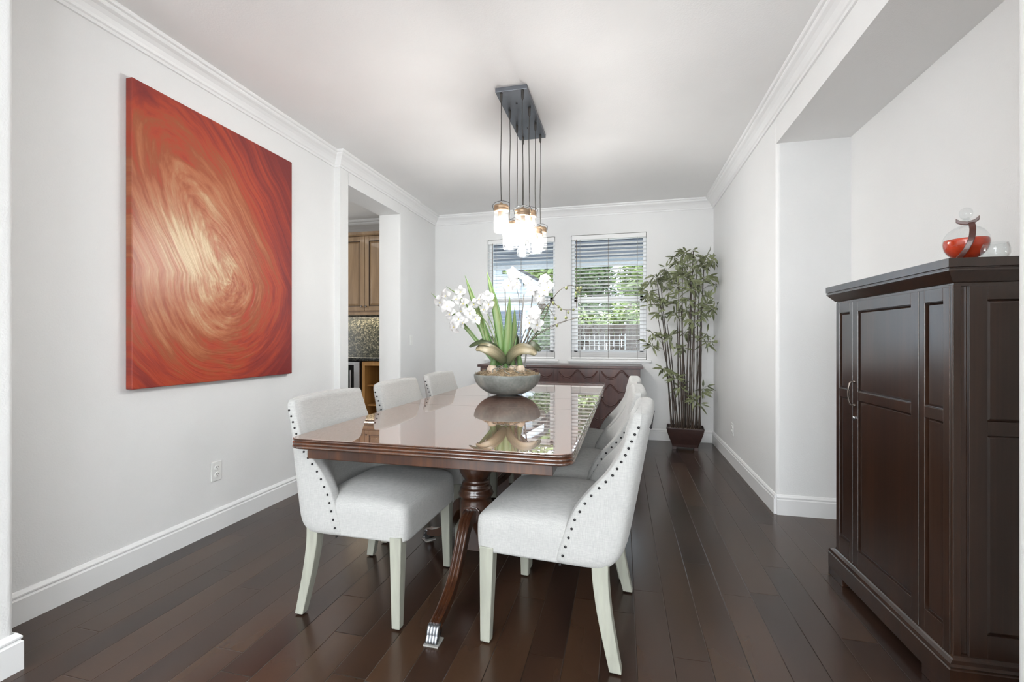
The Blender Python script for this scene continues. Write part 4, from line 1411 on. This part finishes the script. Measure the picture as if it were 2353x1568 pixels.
for bx_, by_, s_ in ((-.095, -.06, 1.0), (.105, -.03, .85), (-.03, .02, 1.0), (.045, -.01, .9), (-.12, .04, .9)):
    b_ = MB().lathe([(.001, .12), (.030 * s_, .14), (.040 * s_, .165), (.038 * s_, .19), (.026 * s_, .212), (.001, .222)], 16, (bx_, by_, 0))
    bo2 = b_.build('flower_bulb', 'bulb_cream', orc, smooth=True)
    MB().tube([(bx_, by_, .19), (bx_ * .9, by_ * .8, .25), (bx_ * .75, by_ * .6, .33)], [.026 * s_, .021 * s_, .012 * s_], 12).build('leaf_sheath', 'sheath_green', bo2, smooth=True)

stems = [
    ([(0.008, 0.227), (0.078, 0.46), (0.097, 0.645), (0.062, 0.816)], -.02, .0032, 'stem_brown', [(0.062, 0.841), (0.021, 0.78), (0.078, 0.785), (.05, .86)], []),
    ([(0.046, 0.227), (0.157, 0.521), (0.235, 0.673), (0.272, 0.789)], .02, .0038, 'stem_brown', [(0.151, 0.798), (0.179, 0.742), (0.266, 0.81), (0.272, 0.74), (0.235, 0.704), (0.303, 0.763)], []),
    ([(0.046, 0.227), (0.219, 0.459), (0.343, 0.708), (0.449, 0.775), (0.52, 0.722)], .05, .0035, 'stem_brown', [], [(0.419, 0.757), (0.485, 0.722), (0.509, 0.737), (0.52, 0.758), (.497, .752)]),
    ([(0.052, 0.228), (0.204, 0.413), (0.388, 0.513), (0.603, 0.556)], -.04, .0030, 'stem_brown', [], [(0.364, 0.492)]),
    ([(0.06, 0.228), (0.19, 0.40), (0.36, 0.498), (0.50, 0.55)], .0, .0025, 'stem_brown', [], []),
    ([(0.078, 0.243), (0.235, 0.551), (0.312, 0.651), (0.403, 0.604), (0.485, 0.602)], .0, .0035, 'stem_brown', [], [(0.333, 0.65), (0.37, 0.622), (0.388, 0.604), (0.437, 0.582), (0.422, 0.546), (0.473, 0.602), (0.297, 0.627)]),
    ([(0.05, 0.24), (0.20, 0.52), (0.266, 0.642), (0.327, 0.58), (0.358, 0.535)], -.02, .0028, 'stem_brown', [], [(0.352, 0.541)]),
    ([(0.046, 0.227), (0.125, 0.367), (0.219, 0.505)], -.08, .0035, 'stem_brown', [(0.213, 0.542), (0.244, 0.496), (0.188, 0.506), (.226, .575)], []),
    ([(-0.05, 0.226), (-0.089, 0.461), (-0.181, 0.635), (-0.348, 0.669), (-0.477, 0.688)], -.06, .0038, 'stem_green', [(-0.181, 0.682), (-0.122, 0.649), (-0.155, 0.612), (-0.297, 0.653), (-0.354, 0.686), (-0.432, 0.713), (-0.327, 0.742), (-0.231, 0.651), (-.47, .665), (-.13, .70)], []),
    ([(-0.044, 0.226), (-0.132, 0.508), (-0.264, 0.604), (-0.331, 0.51)], -.10, .0038, 'stem_green', [(-0.247, 0.582), (-0.398, 0.629), (-0.314, 0.541), (-0.348, 0.488), (-0.214, 0.54), (-0.274, 0.509), (-0.381, 0.574), (-.30, .60)], []),
]


def blossom(parent, c, rnd_, size=.036):
    c = Vector(c)
    fdir = Vector((rnd_.gauss(0, .45), -1 + rnd_.uniform(-.2, .3), rnd_.gauss(0, .35))).normalized()
    q = fdir.to_track_quat('Z', 'Y').to_matrix()
    mb_ = MB()
    for k in range(5):
        a = 2 * pi * k / 5 + pi / 2 + rnd_.uniform(-.12, .12)
        wide = 1.0 if k in (1, 4) else .72
        L = size * (1.0 if k in (1, 4) else 1.05) * rnd_.uniform(.9, 1.1)
        nl, nw = 5, 4
        vv = []
        cup = rnd_.uniform(.15, .5)
        for i in range(nl + 1):
            u = i / nl
            w = L * wide * .62 * (sin(pi * (u * .86 + .08))) ** .7
            for j in range(nw + 1):
                s_ = -1 + 2 * j / nw
                rr_ = .004 + L * u
                x = rr_ * cos(a) - s_ * w * sin(a)
                y = rr_ * sin(a) + s_ * w * cos(a)
                z = L * (cup * u * (1 - u) * 2 - .10 * u * u * 2) + .25 * w * s_ * s_ + .004 * wide
                vv.append(c + q @ Vector((x, y, z)))
        mb_.add(vv, [(i * (nw + 1) + j, i * (nw + 1) + j + 1, (i + 1) * (nw + 1) + j + 1, (i + 1) * (nw + 1) + j) for i in range(nl) for j in range(nw)])
    o = mesh_obj('blossom', mb_.v, mb_.f, 'petal_white', parent, smooth=True)
    h = MB().sphere(c + q @ Vector((0, -.004, .008)), .0055, 8, 6, (1, 1, 1))
    k0 = len(o.data.polygons)
    # lip joined as a second material
    me = o.data
    me.materials.append(MATS['petal_heart'])
    bm = bmesh.new(); bm.from_mesh(me)
    vs = [bm.verts.new(p) for p in h.v]
    for f in h.f:
        try:
            nf = bm.faces.new([vs[i] for i in f]); nf.material_index = 1; nf.smooth = True
        except ValueError:
            pass
    bm.to_mesh(me); bm.free()
    return o


for pts, dy, rad, mt, blooms, buds in stems:
    p3 = [(p[0], -.01 + dy * (i / (len(pts) - 1)) * 1.3, p[1]) for i, p in enumerate(pts)]
    path = bez(p3, 8)
    stm = MB().tube(path, [rad * (1 - .5 * i / len(path)) for i in range(len(path))], 7)
    for bx_, bz_ in blooms + buds:
        # pedicel from the nearest stem point
        q_ = min(path, key=lambda p: (p.x - bx_) ** 2 + (p.z - bz_) ** 2)
        y_ = q_.y
        stm.tube([q_, ((q_.x + bx_) / 2, y_ + .002, (q_.z + bz_) / 2 + .006), (bx_, y_ - .004, bz_)], .0013, 5)
    so_ = stm.build('flower_stem', mt, orc, smooth=True)
    for bx_, bz_ in blooms:
        q_ = min(path, key=lambda p: (p.x - bx_) ** 2 + (p.z - bz_) ** 2)
        blossom(so_, (bx_, q_.y - .012 + rnd.uniform(-.015, .01), bz_), rnd, rnd.uniform(.036, .047))
    for bx_, bz_ in buds:
        q_ = min(path, key=lambda p: (p.x - bx_) ** 2 + (p.z - bz_) ** 2)
        MB().sphere((bx_, q_.y - .004, bz_), rnd.uniform(.007, .011), 8, 6, (1, 1, 1.25)).build('flower_bud', 'bud_green', so_, smooth=True)
for a, b in (((-0.099, 0.539), (-0.06, 0.20)), ((-0.024, 0.766), (-0.008, 0.5)), ((0.116, 0.722), (0.070, 0.2)), ((0.179, 0.721), (0.176, 0.582)), ((0.163, 0.49), (0.05, 0.2))):
    if b[1] > .3:
        b = (b[0] * .7, .2) if b[0] > 0 else (b[0], .2)
    MB().tube([(a[0], .03, a[1]), (b[0], .02, b[1])], .0052, 8).build('support_stake', 'stake_grey', orc)

# ---------------------------------------------------------------- bamboo in the corner
bmx, bmy = .655, 5.20
bb = thing('potted_bamboo', 'tall potted bamboo with dark canes in the far right corner', 'potted plant', (bmx, bmy, 0), radians(-6))
rings = []
for z, hx, hy_ in ((.03, .128, .085), (.06, .135, .090), (.12, .158, .105), (.18, .178, .118), (.225, .188, .126), (.235, .188, .126), (.237, .180, .118), (.215, .178, .116), (.205, .10, .08)):
    rings.append([(x, y, z) for x, y in rrect(hx, hy_, .012, 3)])
pot = MB().loft(rings)
for sx_ in (-1, 1):
    for sy_ in (-1, 1):
        pot.box(sx_ * .128 - (.04 if sx_ > 0 else 0), sx_ * .128 + (.04 if sx_ < 0 else 0), sy_ * .085 - (.03 if sy_ > 0 else 0), sy_ * .085 + (.03 if sy_ < 0 else 0), 0, .035)
pot.build('planter', 'pot_lacquer', bb, bevel=0.002)
mm = MB().lathe([(1e-5 + .165 * (10 - i) / 10, 0) for i in range(11)], 24)
mm.v = [(x, y * .62, .205 + .02 * mnoise.noise(Vector((x * 25, y * 25, 3)))) for x, y, z in mm.v]
mm.f = [f for f in mm.f if len(f) == 4]
for _ in range(60):
    a = rnd.uniform(0, 2 * pi); r = .15 * math.sqrt(rnd.random())
    mm.sphere((r * cos(a), r * sin(a) * .62, .212), rnd.uniform(.006, .014), 6, 4, (1, 1, .6))
pm_ = mm.build('pebbles', 'bulb_cream', bb); pm_['kind'] = 'stuff'

canes = [((-0.132, 0.194), (-0.28, 1.768)), ((-0.114, 0.195), (-0.258, 1.905)), ((-0.087, 0.197), (-0.271, 1.388)), ((-0.065, 0.198), (-0.181, 1.34)), ((-0.047, 0.198), (-0.091, 1.598)), ((-0.029, 0.199), (-0.065, 1.832)), ((-0.012, 0.2), (-0.025, 2.019)), ((0.002, 0.201), (-0.038, 1.55)), ((0.024, 0.202), (0.05, 2.016)), ((0.041, 0.202), (0.081, 2.108)), ((0.063, 0.204), (0.116, 1.92)), ((0.081, 0.204), (0.085, 1.734)), ((0.103, 0.205), (0.142, 1.268)), ((0.12, 0.206), (0.151, 1.826)), ((0.138, 0.207), (0.186, 1.917)), ((0.151, 0.208), (0.155, 1.454))]
clusters = [(-0.294, 1.84), (-0.181, 1.931), (-0.047, 2.02), (0.085, 2.061), (0.216, 2.055), (0.302, 1.752), (0.281, 2.006), (0.019, 1.83), (0.129, 1.78), (-0.091, 1.739), (-0.317, 1.555), (-0.362, 1.794), (-0.271, 1.459), (-0.114, 1.481), (0.041, 1.595), (0.216, 1.545), (0.268, 1.489), (-0.317, 1.222), (-0.339, 1.103), (-0.136, 1.222), (-0.003, 1.245), (-0.025, 1.081), (0.085, 1.361), (0.181, 1.198), (0.259, 1.151), (-0.217, 0.867), (-0.091, 0.751), (-0.047, 0.658), (0.085, 0.545), (0.181, 0.641), (-0.114, 2.069), (-0.003, 2.111), (0.173, 1.964), (-0.069, 1.88), (0.063, 1.712), (-0.181, 1.742), (0.173, 1.639), (0.019, 1.479), (0.151, 1.43), (0.085, 1.898), (-0.069, 1.598), (0.216, 1.823), (-.24, 1.62), (-.36, 1.68), (.12, 2.0), (-.01, 1.95), (.06, 1.80), (-.13, 1.82)]
cane_data = []
for i, ((bx_, bz_), (tx, tz)) in enumerate(canes):
    yb = rnd.uniform(-.06, .06); yt = yb + rnd.uniform(-.08, .05)
    pth = bez([(bx_, yb, .19), (bx_ + (tx - bx_) * .25 + rnd.uniform(-.012, .012), yb, .19 + (tz - .19) * .35), (bx_ + (tx - bx_) * .62 + rnd.uniform(-.012, .012), (yb + yt) / 2, .19 + (tz - .19) * .7), (tx, yt, tz)], 12)
    r0 = rnd.uniform(.0065, .0095)
    rads = []
    for k, p in enumerate(pth):
        r = r0 * (1 - .55 * k / len(pth))
        if k % 5 == 2:
            r *= 1.35
        rads.append(r)
    cm_ = MB().tube(pth, rads, 8)
    cane_data.append([pth, cm_, MB()])


def leaf_fan(mb_, tw, c, n, rnd_, spread=1.0, L0=.10):
    for _ in range(n):
        d = Vector((rnd_.gauss(0, 1), rnd_.gauss(0, .6), rnd_.gauss(-.15, .65))).normalized()
        L = L0 * rnd_.uniform(.65, 1.25)
        w = L * .115
        s_ = Vector(c) + d * rnd_.uniform(.0, .02)
        side = d.cross(Vector((rnd_.gauss(0, .5), -1, rnd_.gauss(0, .8)))).normalized()
        dr = Vector((0, 0, -.18 * L))
        p1 = s_ + d * L * .35 + dr * .15; p2 = s_ + d * L * .7 + dr * .5; p3 = s_ + d * L + dr
        mb_.add([s_, p1 + side * w, p1 - side * w, p2 + side * w * .7, p2 - side * w * .7, p3, s_ + d * L * .35 + dr * .15 - side.cross(d) * w * .4], [(0, 1, 6, 2), (1, 3, 4, 2), (3, 5, 4)])


for cx_, cz_ in clusters:
    n_ = rnd.randint(8, 11)
    best = min(cane_data, key=lambda c: min((p.x - cx_) ** 2 + (p.z - cz_ + .05) ** 2 for p in c[0]))
    q_ = min(best[0], key=lambda p: (p.x - cx_) ** 2 + (p.z - cz_ + .05) ** 2)
    yy = q_.y + rnd.uniform(-.09, .06)
    c = (cx_, yy, cz_)
    best[1].tube(bez([q_, ((q_.x + cx_) / 2, (q_.y + yy) / 2, (q_.z + cz_) / 2 + .02), c], 3), .0018, 5)
    leaf_fan(best[2], None, c, n_, rnd)
    for _ in range(2):
        c2 = (cx_ + rnd.uniform(-.06, .06), yy + rnd.uniform(-.04, .04), cz_ + rnd.uniform(-.05, .06))
        best[1].tube([c, c2], .0013, 4)
        leaf_fan(best[2], None, c2, rnd.randint(2, 4), rnd)
for pth, cm_, lm_ in cane_data:
    co = cm_.build('cane', 'cane_dark', bb, smooth=True)
    if lm_.v:
        lm_.v = [(min(x, XR - bmx - .03), min(y, YB - bmy - .08), z) for x, y, z in lm_.v]
        lm_.build('leaves', 'bamboo_leaf', co)

# ---------------------------------------------------------------- pantry
uc = thing('wall_cabinet', 'glazed maple wall cabinet with two raised panel doors in the pantry', 'cabinet', (-3.21, YB, 1.52))
MB().box(-.82, .585, -.31, 0, 0, 1.02).build('case', 'maple_glazed', uc)
MB().box(-.82, .585, -.335, -.30, -.035, 0.0).build('light_rail', 'maple_glazed', uc, bevel=0.003)
cr = MB()
cr.loft([[(x, -.33, .985), (x, -.345, 1.00), (x, -.355, 1.03), (x, -.30, 1.04), (x, -.30, .985)] for x in (-.82, .585)])
cr.build('top_moulding', 'maple_glazed', uc)
for i, (a, b) in enumerate(((-.405, -.003), (.003, .405), (-.815, -.411))):
    d = MB()
    z0_, z1_ = .02, .975
    st = .062
    d.box(a, a + st, -.332, -.31, z0_, z1_).box(b - st, b, -.332, -.31, z0_, z1_).box(a + st, b - st, -.332, -.31, z0_, z0_ + st).box(a + st, b - st, -.332, -.31, z1_ - st, z1_)
    g_ = .03
    A, B, C, D = a + st, b - st, z0_ + st, z1_ - st
    d.add([(A, -.318, C), (B, -.318, C), (B, -.318, D), (A, -.318, D), (A + g_, -.330, C + g_), (B - g_, -.330, C + g_), (B - g_, -.330, D - g_), (A + g_, -.330, D - g_)],
          [(0, 1, 5, 4), (1, 2, 6, 5), (2, 3, 7, 6), (3, 0, 4, 7), (4, 5, 6, 7)])
    do = d.build('door', 'maple_glazed', uc, bevel=0.004)
    # dark glaze lines in the grooves
    gz = MB()
    for (xa, xb, za, zb) in ((A - .004, A + .003, C, D), (B - .003, B + .004, C, D), (A, B, C - .004, C + .003), (A, B, D - .003, D + .004)):
        gz.box(xa, xb, -.3335, -.3195, za, zb)
    gz.build('glaze_line', 'cabinet_paint', do)
    kx = b - .028 if i == 0 else a + .028
    if i < 2:
        MB().lathe([(.004, 0), (.005, .010), (.012, .016), (.014, .024), (.008, .030), (.001, .031)], 14, (kx, -.332, .075), M=Matrix.Rotation(radians(90), 4, 'X')).build('knob', 'bronze', do, smooth=True)
# crown above the wall cabinet
struct(sweep([(o_ * 1.6 , H - (H - z) * 1.75) for o_, z in CP], [(XO, YB - .0), (-5.1, YB)]).build('trim_7', 'trim_paint'), 'white crown moulding above the pantry cabinet')
ul = light('undercabinet_light', 'AREA', (-3.2, YB - .12, 1.478), 4, (1.0, 0.88, 0.68), (0, 0, 0), size=(1.1, .05))
bs = MB().box(-4.5, XO - .001, YB - .02, YB - .0005, .951, 1.50).build('stone_backsplash', 'granite_splash')
tag(bs, 'speckled granite backsplash lit from above in the pantry', 'backsplash')
ct = MB().box(-4.5, XO - .001, 4.93, YB - .021, .912, .951).build('stone_countertop', 'granite_black', bevel=0.006)
tag(ct, 'black granite countertop seen through the doorway', 'countertop')
wf_ = thing('wine_fridge', 'stainless steel wine fridge with dark glass door under the counter', 'fridge', (-3.40, 4.95, 0))
MB().box(-.30, .30, .03, .58, 0, .905).build('case', 'black_metal', wf_)
dm = MB().box(-.30, -.24, -.015, .03, .06, .90).box(.225, .30, -.015, .03, .06, .90).box(-.24, .225, -.015, .03, .06, .13).box(-.24, .225, -.015, .03, .86, .90)
do = dm.build('door_frame', 'steel', wf_, bevel=0.003)
MB().box(-.24, .225, .005, .012, .13, .86).build('door_glass', 'dark_glass', wf_)
for k in range(6):
    MB().box(-.24, .225, .020, .03, .20 + k * .115, .235 + k * .115).build('shelf', 'oak_orange', wf_)
MB().tube([(.195, -.04, .2), (.195, -.04, .80)], .008, 8).build('handle', 'steel', do)
sh = thing('open_shelf_cabinet', 'orange wood open shelf cabinet beside the wine fridge', 'cabinet', (-2.86, 4.95, 0))
sm_ = MB().box(-.215, -.175, 0, .58, .06, .905).box(.175, .235, 0, .58, .06, .905).box(-.175, .175, 0, .02, .855, .905).box(-.175, .175, 0, .58, .06, .10).box(-.175, .175, .54, .56, .10, .905)
sm_.build('case', 'oak_orange', sh, bevel=0.002)
for z in (.36, .60):
    MB().box(-.175, .175, .06, .54, z, z + .018).build('shelf', 'oak_orange', sh)
for x, z, lb in ((-2.93, .10, 'bottle lying on the bottom shelf of the open pantry cabinet'),):
    b_ = MB().lathe([(.001, 0), (.036, .0), (.038, .01), (.038, .18), (.015, .24), (.014, .29), (.001, .291)], 20, M=Matrix.Rotation(radians(-90), 4, 'X'))
    o_ = b_.build('wine_bottle', 'bottle_glass', None, smooth=True, loc=(x, 5.08, .139))
    tag(o_, lb, 'bottle')
    MB().lathe([(.012, 0), (.0165, .002), (.0165, .02)], 16, (0, -.012, 0), M=Matrix.Rotation(radians(-90), 4, 'X')).build('cap', 'bottle_cap', o_)
bk = MB().lathe([(.001, 0), (.075, 0), (.078, .004), (.092, .11), (.095, .112), (.095, .118), (.089, .118), (.074, .008), (.001, .008)], 28)
bk.lathe([(.0835, .040), (.086, .043), (.0845, .047)], 28).lathe([(.0885, .080), (.091, .083), (.090, .087)], 28)
bo_ = bk.build('metal_bucket', 'galvanised', None, smooth=True, loc=(-2.83, 5.15, .951))
tag(bo_, 'small galvanised bucket holding a bottle on the pantry countertop', 'bucket')
gb = thing('glass_bottle', 'greenish glass bottle with white cap standing in the metal bucket', 'bottle', (-2.83, 5.15, .960))
MB().lathe([(.001, 0), (.062, 0), (.066, .01), (.066, .13), (.050, .17), (.022, .205), (.020, .235)], 24).build('bottle', 'bottle_glass', gb, smooth=True)
MB().lathe([(.024, .228), (.026, .232), (.026, .262), (.001, .264)], 20).build('cap', 'bottle_cap', gb)
